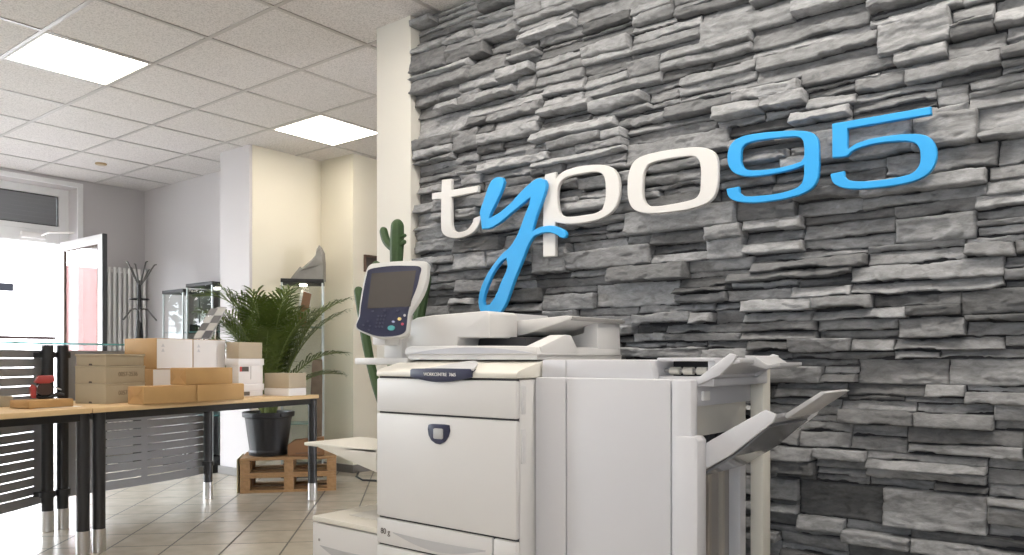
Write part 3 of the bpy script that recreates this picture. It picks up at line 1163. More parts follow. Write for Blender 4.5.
M_btn = mat('grey_key', (0.06, 0.065, 0.11), 0.4)
button('start_button', 258, 444, 0.0150, 0.0100, M_teal)
button('key', 299, 398, 0.007, 0.006, mat('yellow_key', (0.75, 0.6, 0.25), 0.4))
button('key', 314, 424, 0.0055, 0.005, mat('red_key', (0.5, 0.08, 0.12), 0.4))
button('key', 325, 380, 0.0045, 0.0045, M_print_grey)
button('key', 268, 412, 0.006, 0.004, mat('lilac_key', (0.35, 0.38, 0.55), 0.4))
for cx, cy in ((163, 358), (225, 356), (290, 356)):
    button('key', cx, cy, 0.0045, 0.003, M_btn)
for r_ in range(4):
    for k in range(3):
        button('key', 192 + k * 16 - r_ * 4, 382 + r_ * 18, 0.0042, 0.0035, M_btn)
for cx, cy in ((140, 410), (150, 432), (118, 428), (145, 452)):
    button('key', cx, cy, 0.005, 0.003, M_btn)
b = newbm()
a, c = at(389.5, 357, Y=2.16), at(407, 330, Y=2.16)
box(b, (a.x, 2.13, 0.995), (c.x, 2.24, c.z), 0.006)
box(b, (a.x + 0.01, 2.06, c.z - 0.06), (c.x - 0.015, 2.14, c.z - 0.005), 0.006)
obj('panel_arm', b, M_print, pr, 40)

# ------------------------------------------------------------------ paper feeder box left of the printer
LX = at(312.4, 515, Y=2.0).x
lc = thing('paper_feeder', 'low white paper feeder box on the floor left of the big printer', 'paper feeder', ((LX + XA) / 2, 2.25, 0))
b = newbm()
box(b, (LX, 2.022, 0.03), (XA - 0.006, 2.52, 0.345), 0.008)
box(b, (LX + 0.01, 2.05, 0.0), (XA - 0.02, 2.5, 0.035))
obj('body', b, M_print, lc, 40)
b = newbm()
box(b, (LX - 0.002, 2.0, 0.342), (XA - 0.004, 2.52, 0.364), 0.006)
lt = obj('lid', b, M_print_cream, lc, 40)
b = newbm()
box(b, (LX + 0.11, 2.10, 0.3635), (XA - 0.05, 2.38, 0.3655))
obj('lid_marking', b, mat('printer_mark', (0.60, 0.59, 0.56), 0.5), lt)
b = newbm()
box(b, (LX, 2.0, 0.05), (XA - 0.006, 2.022, 0.338), 0.006)
d_ = obj('drawer', b, M_print, lc, 40)
h = newbm()
n = 14
L0, L1 = LX + 0.05, XA - 0.03
pts = [(L0 + (L1 - L0) * j / n, 1.998, 0.25 - 0.042 * math.sin(PI * j / n)) for j in range(n + 1)] + [(L0 + (L1 - L0) * j / n, 1.998, 0.252 - 0.004 * math.sin(PI * j / n)) for j in range(n, -1, -1)]
prism(h, pts, (0, 0.006, 0))
obj('handle_shade', h, M_print_grey, d_)  # grey plate on the front, shade of a hollow grip put into colour
h = newbm()
tube(h, [(LX + 0.045, 1.9985, 0.272), (LX + 0.045, 2.004, 0.272)], 0.006, 10)
obj('lock', h, M_print_mid, d_)

# ------------------------------------------------------------------ finisher right of the printer
FF = 2.08
X0, X1 = XB + 0.004, at(691.5, 450, Y=FF).x
fi = thing('finisher', 'white finisher cabinet with two sloping paper trays docked right of the printer', 'finisher', ((X0 + X1) / 2, 2.35, 0))
ZT = 0.942
b = newbm()
box(b, (X0 + 0.005, FF + 0.02, 0.05), (X1 - 0.075, 2.60, ZT - 0.02))
for xx in (X0 + 0.06, X1 - 0.1):
    for yy in (FF + 0.08, 2.54):
        tube(b, [(xx, yy, 0.0), (xx, yy, 0.055)], 0.025, 12)
obj('body', b, M_print_grey, fi)
xs = [X0, at(566, 450, Y=FF).x, at(671, 450, Y=FF).x, X1]
for nm, xa, xb in (('left_cover', xs[0], xs[1]), ('front_door', xs[1], xs[2]), ('right_cover', xs[2], xs[3])):
    obj(nm, box(newbm(), (xa + 0.0012, FF, 0.04), (xb - 0.0012, FF + 0.045, ZT), 0.006), M_fin, fi, 40)
zl = at(700, 437, Y=FF).z
b = newbm()
x2 = at(697.5, 450, Y=FF - 0.012).x
prism(b, [(X1 - 0.045, FF - 0.012, 0.04), (x2, FF - 0.012, 0.04), (x2, FF - 0.012, zl - 0.012), (x2 - 0.008, FF - 0.012, zl), (X1 - 0.045, FF - 0.012, zl)], (0, 0.06, 0), 0.004)
obj('corner_guard', b, M_fin, fi, 40)
# raised transport deck with the roller opening
TY = FF + 0.03
a, c = at(541, 358, Y=TY), at(652, 358, Y=TY)
xe = at(703, 370, Y=TY).x
deck = newbm()
prism(deck, [(a.x, TY, ZT - 0.02), (a.x + 0.006, TY, 1.0), (c.x - 0.006, TY, 1.0), (c.x + 0.012, TY, ZT - 0.02)], (0, 0.45, 0), 0.005)
box(deck, (c.x, TY + 0.03, 0.995), (xe + 0.02, TY + 0.45, 1.006), 0.003)
box(deck, (c.x, TY + 0.03, ZT - 0.02), (xe + 0.02, TY + 0.45, ZT + 0.008), 0.003)
box(deck, (xe - 0.004, TY + 0.04, ZT), (xe + 0.02, TY + 0.45, 1.0), 0.003)
do = obj('transport_deck', deck, M_fin, fi, 40)
obj('deck_seam', box(newbm(), (at(566, 370, Y=TY).x - 0.001, TY - 0.0015, ZT), (at(566, 370, Y=TY).x + 0.001, TY + 0.02, 0.998)), M_print_grey, do)
obj('roller_bay', box(newbm(), (c.x + 0.01, TY + 0.12, ZT + 0.006), (xe, TY + 0.13, 0.998)), M_gap, do)
rl = newbm()
tube(rl, [(c.x + 0.005, TY + 0.075, 0.966), (xe + 0.002, TY + 0.075, 0.966)], 0.006, 8)
obj('roller_shaft', rl, M_print_mid, do, 40)
for k in range(3):
    xc = c.x + (xe - c.x) * (0.24 + 0.27 * k)
    rl = newbm()
    tube(rl, [(xc - 0.016, TY + 0.075, 0.966), (xc + 0.016, TY + 0.075, 0.966)], 0.012, 14)
    obj('roller', rl, M_print_cream, do, 40)
# right side: rear post, inner plates
b = newbm()
xp0, xp1 = at(750, 400, Y=2.55).x, at(763, 400, Y=2.55).x
box(b, (xp0, 2.55, 0.03), (xp1, 2.62, 1.0), 0.005)
obj('rear_post', b, M_print_cream, fi, 40)
b = newbm()
box(b, (X1 - 0.072, 2.125, 0.862), (X1 - 0.012, 2.55, 0.925), 0.003)
br_ = obj('upper_bracket', b, M_fin, fi, 40)
b = newbm()
box(b, (X1 - 0.013, 2.17, 0.878), (X1 - 0.003, 2.215, 0.906), 0.003)
obj('latch', b, M_paper, br_, 40)
obj('inner_plate', box(newbm(), (X1 - 0.074, 2.125, 0.77), (X1 - 0.030, 2.55, 0.862)), M_print_cream, fi)
b = newbm()
for k in range(9):
    yy = 2.14 + k * 0.04
    box(b, (X1 - 0.07, yy, 0.73 + 0.004 * k), (X1 - 0.03, yy + 0.008, 0.765 + 0.002 * k))
box(b, (X1 - 0.073, 2.125, 0.69), (X1 - 0.062, 2.55, 0.775))
tube(b, [(X1 - 0.05, 2.13, 0.72), (X1 - 0.05, 2.45, 0.73)], 0.014, 10)
obj('exit_slot', b, M_gap, fi, 40)
b = newbm()
box(b, (X1 - 0.072, 2.125, 0.05), (X1 - 0.060, 2.55, 0.69))
ip = obj('lower_plate', b, M_print_mid, fi)
b = newbm()
for yy in (2.20, 2.30, 2.40):
    box(b, (X1 - 0.061, yy, 0.06), (X1 - 0.045, yy + 0.018, 0.685), 0.003)
obj('guide_rail', b, mat('brown_grey_rail', (0.36, 0.33, 0.29), 0.5), ip, 40)
b = newbm()
box(b, (X1 - 0.06, 2.48, 0.05), (X1 - 0.02, 2.53, 0.70), 0.004)
obj('white_strip', b, M_fin, ip, 40)


def sloped_tray(name, prof, th, y0, y1, lip, flap, m):
    """tray running out along +X; prof is its underside in X and Z"""
    up_ = [(x, z + th) for x, z in prof]
    b_ = newbm()
    prism(b_, [(x, y0, z) for x, z in prof + up_[::-1]], (0, y1 - y0, 0), 0.003)
    t_ = obj(name, b_, m, fi, 40)
    for yy in (y0 - 0.006, y1 - 0.008):
        obj('tray_side', prism(newbm(), [(x, yy, z) for x, z in lip], (0, 0.014, 0), 0.003), M_fin, t_, 40)
    b_ = newbm()
    prism(b_, [(x, y0 + 0.10, z) for x, z in flap], (0, y1 - y0 - 0.14, 0), 0.002)
    obj('tray_extension', b_, M_print_grey, t_, 40)
    return t_


lo = sloped_tray('lower_tray', [(X1 - 0.02, 0.668), (-0.90, 0.735), (-0.785, 0.838)], 0.012, 2.13, 2.50,
                 [(X1 - 0.01, 0.664), (-0.905, 0.728), (-0.782, 0.828), (-0.772, 0.850), (-0.803, 0.862), (-0.91, 0.80), (X1 - 0.01, 0.738)],
                 [(-0.79, 0.842), (-0.685, 0.912), (-0.672, 0.908), (-0.78, 0.832)], mat('tray_grey', (0.40, 0.40, 0.42), 0.25))
b = newbm()
prism(b, [(X1 - 0.005, 2.15, 0.655), (-0.90, 2.15, 0.723), (-0.80, 2.15, 0.812), (-0.80, 2.15, 0.818), (-0.90, 2.15, 0.730), (X1 - 0.005, 2.15, 0.662)], (0, 0.32, 0))
obj('smoked_cover', b, mat('smoky_plastic', (0.20, 0.205, 0.22), 0.12), lo)
sloped_tray('upper_tray', [(X1 - 0.01, 0.928), (-0.905, 0.985), (-0.875, 0.99)], 0.012, 2.13, 2.46,
            [(X1 - 0.005, 0.924), (-0.935, 0.955), (-0.895, 0.992), (-0.885, 1.012), (-0.905, 1.018), (X1 - 0.005, 0.944)],
            [(-0.905, 1.012), (-0.875, 1.010), (-0.835, 0.985), (-0.80, 0.992), (-0.80, 0.982), (-0.84, 0.972), (-0.89, 0.985)], M_print_grey)

# ------------------------------------------------------------------ reception tables
TZ, TT = 0.755, 0.026
N0 = at(93, 0, d=3.98)
N0 = Vector((N0.x, N0.y, 0))


def spot(px, d):
    p = at(px, HOR, d=d)
    return Vector((p.x, p.y, 0))


def add_leg(parent, px, d, ztop, collars=(), name='leg'):
    p = spot(px, d)
    b_ = newbm()
    tube(b_, [(p.x, p.y, 0.118), (p.x, p.y, ztop)], 0.031, 20)
    for z in collars:
        tube(b_, [(p.x, p.y, z), (p.x, p.y, z + 0.03)], 0.042, 20)
    L = obj(name, b_, M_black_metal, parent, 40)
    b_ = newbm()
    tube(b_, [(p.x, p.y, 0.0), (p.x, p.y, 0.12)], 0.0335, 20)
    obj('steel_foot', b_, M_chrome, L, 40)
    return p


FC = spot(319, 5.5)
EC = spot(205, 5.62) + Vector((0.10, 0.02, 0))
DC = Vector((-4.935, 1.885, 0))


def rail_between(bm, a, c, z0, z1, w):
    d_ = (c - a).normalized()
    n_ = Vector((-d_.y, d_.x, 0)) * w / 2
    prism(bm, [a + n_ + Vector((0, 0, z0)), c + n_ + Vector((0, 0, z0)), c - n_ + Vector((0, 0, z0)), a - n_ + Vector((0, 0, z0))], (0, 0, z1 - z0), 0.002)


t2 = thing('reception_table', 'wedge shaped beech table carrying the stacked cartons, nearest the palm', 'table', (-4.75, 2.6, 0), 'beech tables of the reception counter')
b = newbm()
n = 8
front = [N0 + (FC - N0) * (k / n) + Vector((-0.018, -0.003, 0)) * math.sin(PI * k / n) for k in range(n + 1)]
pts = [Vector((p.x, p.y, TZ - TT)) for p in front] + [Vector((EC.x, EC.y, TZ - TT)), Vector((-5.06, 2.55, TZ - TT)), Vector((DC.x + 0.02, DC.y, TZ - TT))]
prism(b, pts, (0, 0, TT), 0.003)
obj('tabletop', b, M_beech, t2, 30)
pB = add_leg(t2, 99, 4.10, TZ - TT)
pE = add_leg(t2, 208, 5.66, TZ - TT, (0.24,))
pF = add_leg(t2, 312.5, 5.62, TZ - TT)
b = newbm()
rail_between(b, pB, pF, TZ - TT - 0.045, TZ - TT, 0.03)
rail_between(b, pF, pE, TZ - TT - 0.045, TZ - TT, 0.03)
rail_between(b, pB, Vector((-4.92, 1.95, 0)), TZ - TT - 0.045, TZ - TT, 0.03)
obj('under_frame', b, M_black_metal, t2)
t1 = thing('reception_table', 'beech table at the left edge of the photo with the tape gun on it', 'table', (-4.4, 1.3, 0), 'beech tables of the reception counter')
b = newbm()
pts = [N0 + Vector((0.001, -0.004, 0)), DC + Vector((0.02, -0.004, 0)), Vector((-4.58, 1.42, 0)), Vector((-4.43, 1.05, 0)), Vector((-4.40, 0.55, 0)), Vector((-3.86, 0.55, 0)), Vector((-3.93, 0.95, 0)), Vector((-4.02, 1.36, 0))]
prism(b, [p + Vector((0, 0, TZ - TT)) for p in pts], (0, 0, TT), 0.003)
obj('tabletop', b, M_beech, t1, 30)
pA = add_leg(t1, 83, 4.04, TZ - TT)
pG = Vector((-3.98, 0.62, 0))
b_ = newbm()
tube(b_, [(pG.x, pG.y, 0.118), (pG.x, pG.y, TZ - TT)], 0.031, 20)
L = obj('leg', b_, M_black_metal, t1, 40)
obj('steel_foot', tube(newbm(), [(pG.x, pG.y, 0), (pG.x, pG.y, 0.12)], 0.0335, 20), M_chrome, L, 40)
b_ = newbm()
pH = Vector((-4.36, 0.62, 0))
tube(b_, [(pH.x, pH.y, 0.118), (pH.x, pH.y, TZ - TT)], 0.031, 20)
L = obj('leg', b_, M_black_metal, t1, 40)
obj('steel_foot', tube(newbm(), [(pH.x, pH.y, 0), (pH.x, pH.y, 0.12)], 0.0335, 20), M_chrome, L, 40)
b = newbm()
rail_between(b, pA, pG, TZ - TT - 0.045, TZ - TT, 0.03)
rail_between(b, pA, Vector((-4.88, 1.85, 0)), TZ - TT - 0.045, TZ - TT, 0.03)
rail_between(b, pG, pH, TZ - TT - 0.045, TZ - TT, 0.03)
obj('under_frame', b, M_black_metal, t1)


# ------------------------------------------------------------------ slotted counter screens
def bez(P, n):
    out = []
    for k in range(n + 1):
        t = k / n
        a, b_, c, d_ = P
        out.append(a * (1 - t) ** 3 + b_ * 3 * t * (1 - t) ** 2 + c * 3 * t * t * (1 - t) + d_ * t ** 3)
    return out


def slotted(bm, path, z0, z1, slots, gap=0.053, sh=0.006):
    """sheet along the path with real horizontal slots; slots = index spans of the path that are cut"""
    cuts = []
    z = z0 + 0.055
    while z < z1 - 0.04:
        cuts.append((z, z + sh))
        z += gap
    zs = [z0]
    for a, c in cuts:
        zs += [a, c]
    zs.append(z1)
    grid = [[bm.verts.new((p.x, p.y, z)) for p in path] for z in zs]
    for r in range(len(zs) - 1):
        for k in range(len(path) - 1):
            if r % 2 == 1 and any(a <= k < c for a, c in slots):
                continue
            bm.faces.new((grid[r][k], grid[r][k + 1], grid[r + 1][k + 1], grid[r + 1][k]))


def thicken(o, t_):
    m_ = o.modifiers.new('thickness', 'SOLIDIFY')
    m_.thickness = t_
    m_.offset = 0


def screen(label, path, slots, z0, z1, poles, shelf):
    c_ = path[len(path) // 2]
    r = thing('counter_screen', label, 'counter screen', (c_.x, c_.y, 0), 'slotted screens of the reception counter')
    b_ = newbm()
    slotted(b_, path, z0, z1, slots)
    o_ = obj('slotted_panel', b_, M_grey_metal, r)
    thicken(o_, 0.004)
    for p in poles:
        b_ = newbm()
        tube(b_, [(p.x, p.y, 0.118), (p.x, p.y, 1.085)], 0.032, 20)
        P_ = obj('pole', b_, M_black_metal, r, 40)
        for z in (0.20, 1.01):
            b_ = newbm()
            tube(b_, [(p.x, p.y, z), (p.x, p.y, z + 0.035)], 0.043, 20)
            k = min(path, key=lambda q: (q - p).length)
            rail_between(b_, p, k + (k - p) * 0.02, z + 0.004, z + 0.03, 0.02)
            obj('clamp', b_, M_black_metal, P_, 40)
        b_ = newbm()
        tube(b_, [(p.x, p.y, 0.0), (p.x, p.y, 0.12)], 0.0345, 20)
        obj('steel_foot', b_, M_chrome, P_, 40)
    b_ = newbm()
    prism(b_, [p + Vector((0, 0, 1.090)) for p in shelf], (0, 0, 0.010), 0.002)
    obj('glass_shelf', b_, M_glass_edge, r)
    return r


pc = spot(47.5, 4.58)
pd = spot(62.5, 4.66)
path1 = bez([Vector((-4.52, 0.55, 0)), Vector((-4.54, 0.95, 0)), Vector((-4.66, 1.40, 0)), Vector((-5.06, 1.90, 0))], 24)
screen('grey slotted metal screen with glass shelf behind the tape gun, at the left edge', path1, [(1, 11), (12, 23)], 0.155, 1.055,
       [pc], [Vector((-4.40, 0.5, 0)), Vector((-4.46, 0.95, 0)), Vector((-4.60, 1.36, 0)), Vector((-5.0, 1.89, 0)), Vector((-5.27, 1.78, 0)), Vector((-4.87, 1.20, 0)), Vector((-4.74, 0.9, 0)), Vector((-4.70, 0.5, 0))])
path2 = bez([Vector((-5.06, 2.045, 0)), Vector((-5.12, 2.40, 0)), Vector((-5.16, 2.75, 0)), Vector((-5.335, 3.12, 0))], 24)
screen('curved grey slotted metal screen with glass shelf behind the stacked cartons', path2, [(1, 3), (4, 11), (12, 23)], 0.172, 1.055,
       [pd], [Vector((-5.0, 1.93, 0)), Vector((-5.04, 2.25, 0)), Vector((-5.06, 2.42, 0)), Vector((-5.34, 2.45, 0)), Vector((-5.29, 1.82, 0))])


# ------------------------------------------------------------------ cartons on the tables
def carton_root(name, label, corner, yaw, L1, L2, z, cat, group=None):
    e1 = Vector((math.cos(yaw), math.sin(yaw), 0))
    e2 = Vector((-math.sin(yaw), math.cos(yaw), 0))
    c_ = corner + e1 * L1 / 2 + e2 * L2 / 2
    return thing(name, label, cat, (c_.x, c_.y, z), group), e1, e2


def slab(bm, corner, e1, e2, L1, L2, z0, z1, bev=0.003, out=0.0):
    a = corner - e1 * out - e2 * out
    L1, L2 = L1 + 2 * out, L2 + 2 * out
    prism(bm, [a + Vector((0, 0, z0)), a + e1 * L1 + Vector((0, 0, z0)), a + e1 * L1 + e2 * L2 + Vector((0, 0, z0)), a + e2 * L2 + Vector((0, 0, z0))], (0, 0, z1 - z0), bev)


def deg(a):
    return math.radians(a)


G = 0.0006
# archive cartons
cA = spot(106, 4.33)
zz = TZ + G
for k, (h, nm, lab, mark) in enumerate(((0.112, 'archive_carton', 'bottom greyish beige archive carton of the left stack on the table', '0057-2536'),
                                        (0.098, 'archive_carton', 'printed greyish beige archive carton in the middle of the left stack', '0057-2536'),
                                        (0.066, 'archive_carton', 'flat greyish beige carton on top of the left stack', None))):
    ins = 0.004 * (k == 2)
    r, e1, e2 = carton_root(nm, lab, cA, deg(113), 0.30, 0.21, zz, 'carton', 'greyish beige archive cartons')
    b = newbm()
    slab(b, cA, e1, e2, 0.30, 0.21, zz, zz + h - G, 0.004, -ins)
    o = obj('body', b, M_archive, r, 30)
    b = newbm()
    slab(b, cA, e1, e2, 0.30, 0.21, zz + h - 0.012, zz + h - G, 0.003, 0.0015)
    obj('lid_rim', b, M_archive, r, 30)
    b = newbm()
    m_ = cA + e2 * 0.105 - e1 * 0.001
    prism(b, [m_ + e2 * (-0.012) + Vector((0, 0, zz + 0.002)), m_ + e2 * 0.012 + Vector((0, 0, zz + 0.002)), m_ + e2 * 0.008 + Vector((0, 0, zz + 0.012)), m_ - e2 * 0.008 + Vector((0, 0, zz + 0.012))], e1 * 0.003)
    obj('thumb_notch', b, M_ink, r)
    if mark:
        c_ = cA + e1 * 0.165 - e2 * 0.0008 + Vector((0, 0, zz + h * 0.5))
        text('carton_number', mark, 0.036, M_ink_pale, r, c_, e1, (0, 0, 1), squeeze=0.95)
    zz += h


def parcel(label, corner, yaw, L1, L2, z, h, group='kraft paper parcels'):
    r, e1, e2 = carton_root('parcel', label, corner, yaw, L1, L2, z, 'parcel', group)
    b_ = newbm()
    slab(b_, corner, e1, e2, L1, L2, z, z + h, 0.006)
    obj('wrapping', b_, M_kraft, r, 30)
    b_ = newbm()                       # folded triangles of paper on the end
    a = corner - e1 * 0.0012
    Z = Vector((0, 0, 1))
    prism(b_, [a + e2 * 0.004 + Z * (z + h - 0.004), a + e2 * (L2 - 0.004) + Z * (z + h - 0.004), a + e2 * L2 * 0.5 + Z * (z + h * 0.30)], e1 * 0.003)
    prism(b_, [a + e2 * 0.004 + Z * (z + 0.003), a + e2 * (L2 - 0.004) + Z * (z + 0.003), a + e2 * L2 * 0.5 + Z * (z + h * 0.62)], e1 * 0.002)
    obj('end_fold', b_, M_kraft_flap, r)
    return r


cK1 = spot(143.6, 4.24)
parcel('long kraft paper parcel on the table, in front of the archive cartons', cK1, deg(100), 0.345, 0.135, TZ + G, 0.098)
cK2 = cK1 + Vector((math.cos(deg(100)), math.sin(deg(100)), 0)) * 0.352
parcel('kraft paper parcel on the table, right of the long one, below the white label carton', cK2, deg(99.5), 0.345, 0.135, TZ + G, 0.098)
cK3 = spot(186, 4.50)
parcel('kraft paper parcel lying on top of the two others', cK3, deg(101), 0.345, 0.135, TZ + 0.098 + 2 * G, 0.098)


def white_carton(label, corner, yaw, L1, L2, z, h, marked):
    r, e1, e2 = carton_root('carton', label, corner, yaw, L1, L2, z, 'carton', 'white fronted shipping cartons')
    Z = Vector((0, 0, 1))
    b_ = newbm()
    slab(b_, corner, e1, e2, L1, L2, z, z + h, 0.003)
    obj('body', b_, M_card, r, 30)
    b_ = newbm()
    a = corner - e2 * 0.0015 + e1 * 0.004
    prism(b_, [a + Z * (z + 0.003), a + e1 * (L1 - 0.008) + Z * (z + 0.003), a + e1 * (L1 - 0.008) + Z * (z + h - 0.003), a + Z * (z + h - 0.003)], e2 * 0.003)
    f_ = obj('white_front', b_, M_white_card, r)
    if not marked:
        return r
    b_ = newbm()
    m_ = corner - e2 * 0.0021 + e1 * L1 * 0.17 + Z * (z + h * 0.72)
    for q in range(2):
        prism(b_, [m_ + e1 * -0.012 + Z * (-0.03 * q), m_ + e1 * 0.012 + Z * (-0.03 * q), m_ + Z * (0.022 - 0.03 * q)], e2 * 0.001)
    obj('handling_mark', b_, mat('pale_grey_print', (0.55, 0.55, 0.57), 0.7), f_)
    return r


HW = 0.187
cW0 = spot(152.5, 4.74)
white_carton('lower white carton behind the parcels, under the brown sided one', cW0, deg(100), 0.27, 0.28, TZ + G, HW, False)
white_carton('white carton with brown side, upper left of the carton wall', spot(156.3, 4.75), deg(100), 0.265, 0.30, TZ + HW + 2 * G, HW, True)
cW2 = spot(192.8, 5.02)
white_carton('lower white carton hidden behind the top parcel', cW2 + Vector((-0.004, 0.004, 0)), deg(100), 0.26, 0.20, TZ + G, 0.188, False)
white_carton('white carton on the upper row, between the brown sided carton and the beige box', cW2, deg(100), 0.26, 0.20, TZ + 0.188 + 2 * G, 0.186, True)
# white lidded boxes with a beige one on top
cB = spot(238.5, 5.14)


def lidded(label, corner, yaw, L1, L2, z, h, tagged):
    r, e1, e2 = carton_root('carton', label, corner, yaw, L1, L2, z, 'carton', 'white lidded boxes')
    Z = Vector((0, 0, 1))
    b_ = newbm()
    slab(b_, corner, e1, e2, L1, L2, z, z + h, 0.003, -0.002)
    obj('body', b_, M_white_card, r, 30)
    b_ = newbm()
    slab(b_, corner, e1, e2, L1, L2, z + h - 0.045, z + h, 0.003, 0.004)
    obj('lid', b_, M_white_card, r, 30)
    if tagged:
        b_ = newbm()
        a = corner - e2 * 0.0005 + e1 * 0.012 + Z * (z + h - 0.085)
        prism(b_, [a, a + e1 * 0.075, a + e1 * 0.075 + Z * 0.032, a + Z * 0.032], e2 * 0.003)
        l_ = obj('label', b_, M_ink, r, label='dark label with a red end')
        b_ = newbm()
        a = a - e2 * 0.0006
        prism(b_, [a, a + e1 * 0.016, a + e1 * 0.016 + Z * 0.032, a + Z * 0.032], e2 * 0.002)
        obj('label_end', b_, M_led_red, l_)
        b_ = newbm()
        a = corner - e2 * 0.0005 + e1 * 0.105 + Z * (z + 0.03)
        prism(b_, [a, a + e1 * 0.0015, a + e1 * 0.0015 + Z * (h - 0.08), a + Z * (h - 0.08)], e2 * 0.003)
        obj('label_edge', b_, M_print_grey, r)
    else:
        b_ = newbm()
        a = corner - e2 * 0.0005 + e1 * 0.045 + Z * (z + 0.006)
        prism(b_, [a, a + e1 * 0.05, a + e1 * 0.05 + Z * 0.026, a + Z * 0.026], e2 * 0.003)
        obj('label', b_, M_ink, r, label='small dark label')
    return r


lidded('lower white lidded box with dark label, standing on the table behind the right parcel', cB, deg(100), 0.215, 0.12, TZ + G, 0.082, False)
lidded('white lidded box with a red and dark label, under the beige box', cB, deg(100), 0.215, 0.12, TZ + 0.082 + 2 * G, 0.168, True)


def beige(label, corner, yaw, L1, L2, z, h, m):
    r, e1, e2 = carton_root('carton', label, corner, yaw, L1, L2, z, 'carton', 'beige cartons')
    b_ = newbm()
    slab(b_, corner, e1, e2, L1, L2, z, z + h, 0.003)
    obj('body', b_, m, r, 30)
    b_ = newbm()
    Z = Vector((0, 0, 1))
    a = corner + e2 * (L2 / 2 - 0.001)
    prism(b_, [a + Z * (z + h - 0.0005), a + e1 * L1 + Z * (z + h - 0.0005), a + e1 * L1 + e2 * 0.002 + Z * (z + h - 0.0005), a + e2 * 0.002 + Z * (z + h - 0.0005)], (0, 0, 0.0012))
    obj('flap_seam', b_, M_ink, r)


beige('beige carton on top of the white lidded boxes beside the palm', cB + Vector((-0.003, 0.003, 0)), deg(100), 0.205, 0.115, TZ + 0.25 + 3 * G, 0.108, M_beige)
cR = spot(289, 5.27)
beige('flat white carton under the beige one at the right end of the table', cR, deg(102), 0.17, 0.22, TZ + G, 0.05, M_white_card)
beige('beige carton on a flat white one in front of the palm pot', cR, deg(102), 0.17, 0.22, TZ + 0.05 + 2 * G, 0.102, M_beige)

# left table: flat parcel with the tape gun
cT = spot(29, 3.87)
sheet = thing('paper_sheet', 'white sheet of paper under the flat kraft parcel at the left table edge', 'paper', (cT.x, cT.y, TZ))
e1, e2 = Vector((math.cos(deg(104)), math.sin(deg(104)), 0)), Vector((-math.sin(deg(104)), math.cos(deg(104)), 0))
b = newbm()
slab(b, cT + e1 * 0.03 - e2 * 0.012, e1, e2, 0.25, 0.13, TZ + 0.0003, TZ + 0.0016, 0)
obj('sheet', b, M_paper, sheet)
parcel('flat kraft paper parcel under the tape gun on the left table', cT, deg(104), 0.24, 0.15, TZ + 0.002, 0.041)
cL = spot(11, 4.12)
e1 = Vector((math.cos(deg(104)), math.sin(deg(104)), 0))
beige('flat greyish carton at the left photo edge, behind the flat kraft parcel', cL - e1 * 0.32 + Vector((0.03, 0, 0)), deg(104), 0.32, 0.11, TZ + G, 0.055, M_archive)

# tape gun
tg = spot(44, 4.05)
zt = TZ + 0.0445
gun = thing('tape_dispenser', 'red and black packing tape gun standing on the flat kraft parcel', 'tape dispenser', (tg.x, tg.y, zt))
e1, e2 = Vector((math.cos(deg(78)), math.sin(deg(78)), 0)), Vector((-math.sin(deg(78)), math.cos(deg(78)), 0))


def gp(u, v, w_):
    return tg + e1 * u + e2 * v + Vector((0, 0, zt + w_))


def gprism(name, pts, w0, w1, m, bev=0.002):
    b_ = newbm()
    prism(b_, [gp(u, w0, v) for u, v in pts], e2 * (w1 - w0), bev)
    return obj(name, b_, m, gun, 40)


gprism('top_shield', [(-0.045, 0.085), (-0.026, 0.118), (0.040, 0.120), (0.046, 0.090), (0.02, 0.078), (-0.03, 0.078)], -0.028, 0.03, M_red, 0.004)
gprism('side_plate', [(-0.03, 0.088), (0.03, 0.088), (0.042, 0.05), (0.03, 0.01), (0.0, 0.0), (-0.025, 0.012)], 0.026, 0.03, M_black)
gprism('end_plate', [(-0.058, 0.004), (-0.038, 0.002), (-0.036, 0.06), (-0.052, 0.075), (-0.064, 0.06)], -0.024, 0.024, M_red, 0.003)
b = newbm()
c_ = gp(0.0, 0, 0.05)
tube(b, [c_ - e2 * 0.024, c_ + e2 * 0.024], 0.034, 24)
obj('tape_roll', b, mat('brown_tape', (0.05, 0.025, 0.018), 0.35), gun, 40)
b = newbm()
tube(b, [gp(-0.05, 0, 0.02), gp(-0.02, 0, 0.006), gp(0.03, 0, 0.008), gp(0.065, 0, 0.022), gp(0.09, 0, 0.012)], [0.007, 0.009, 0.011, 0.012, 0.011], 10)
obj('handle', b, M_black, gun, 50)
gprism('blade', [(0.05, 0.062), (0.078, 0.046), (0.074, 0.042), (0.046, 0.056)], -0.024, 0.024, M_chrome, 0)

# ------------------------------------------------------------------ pallets, pot and palm
pY = deg(51)
pe1 = Vector((math.cos(pY), math.sin(pY), 0))
pe2 = Vector((-math.sin(pY), math.cos(pY), 0))
pcn = spot(240, 5.86)
PL, PW = 0.70, 0.44
pc_ = pcn + pe1 * PL / 2 + pe2 * PW / 2


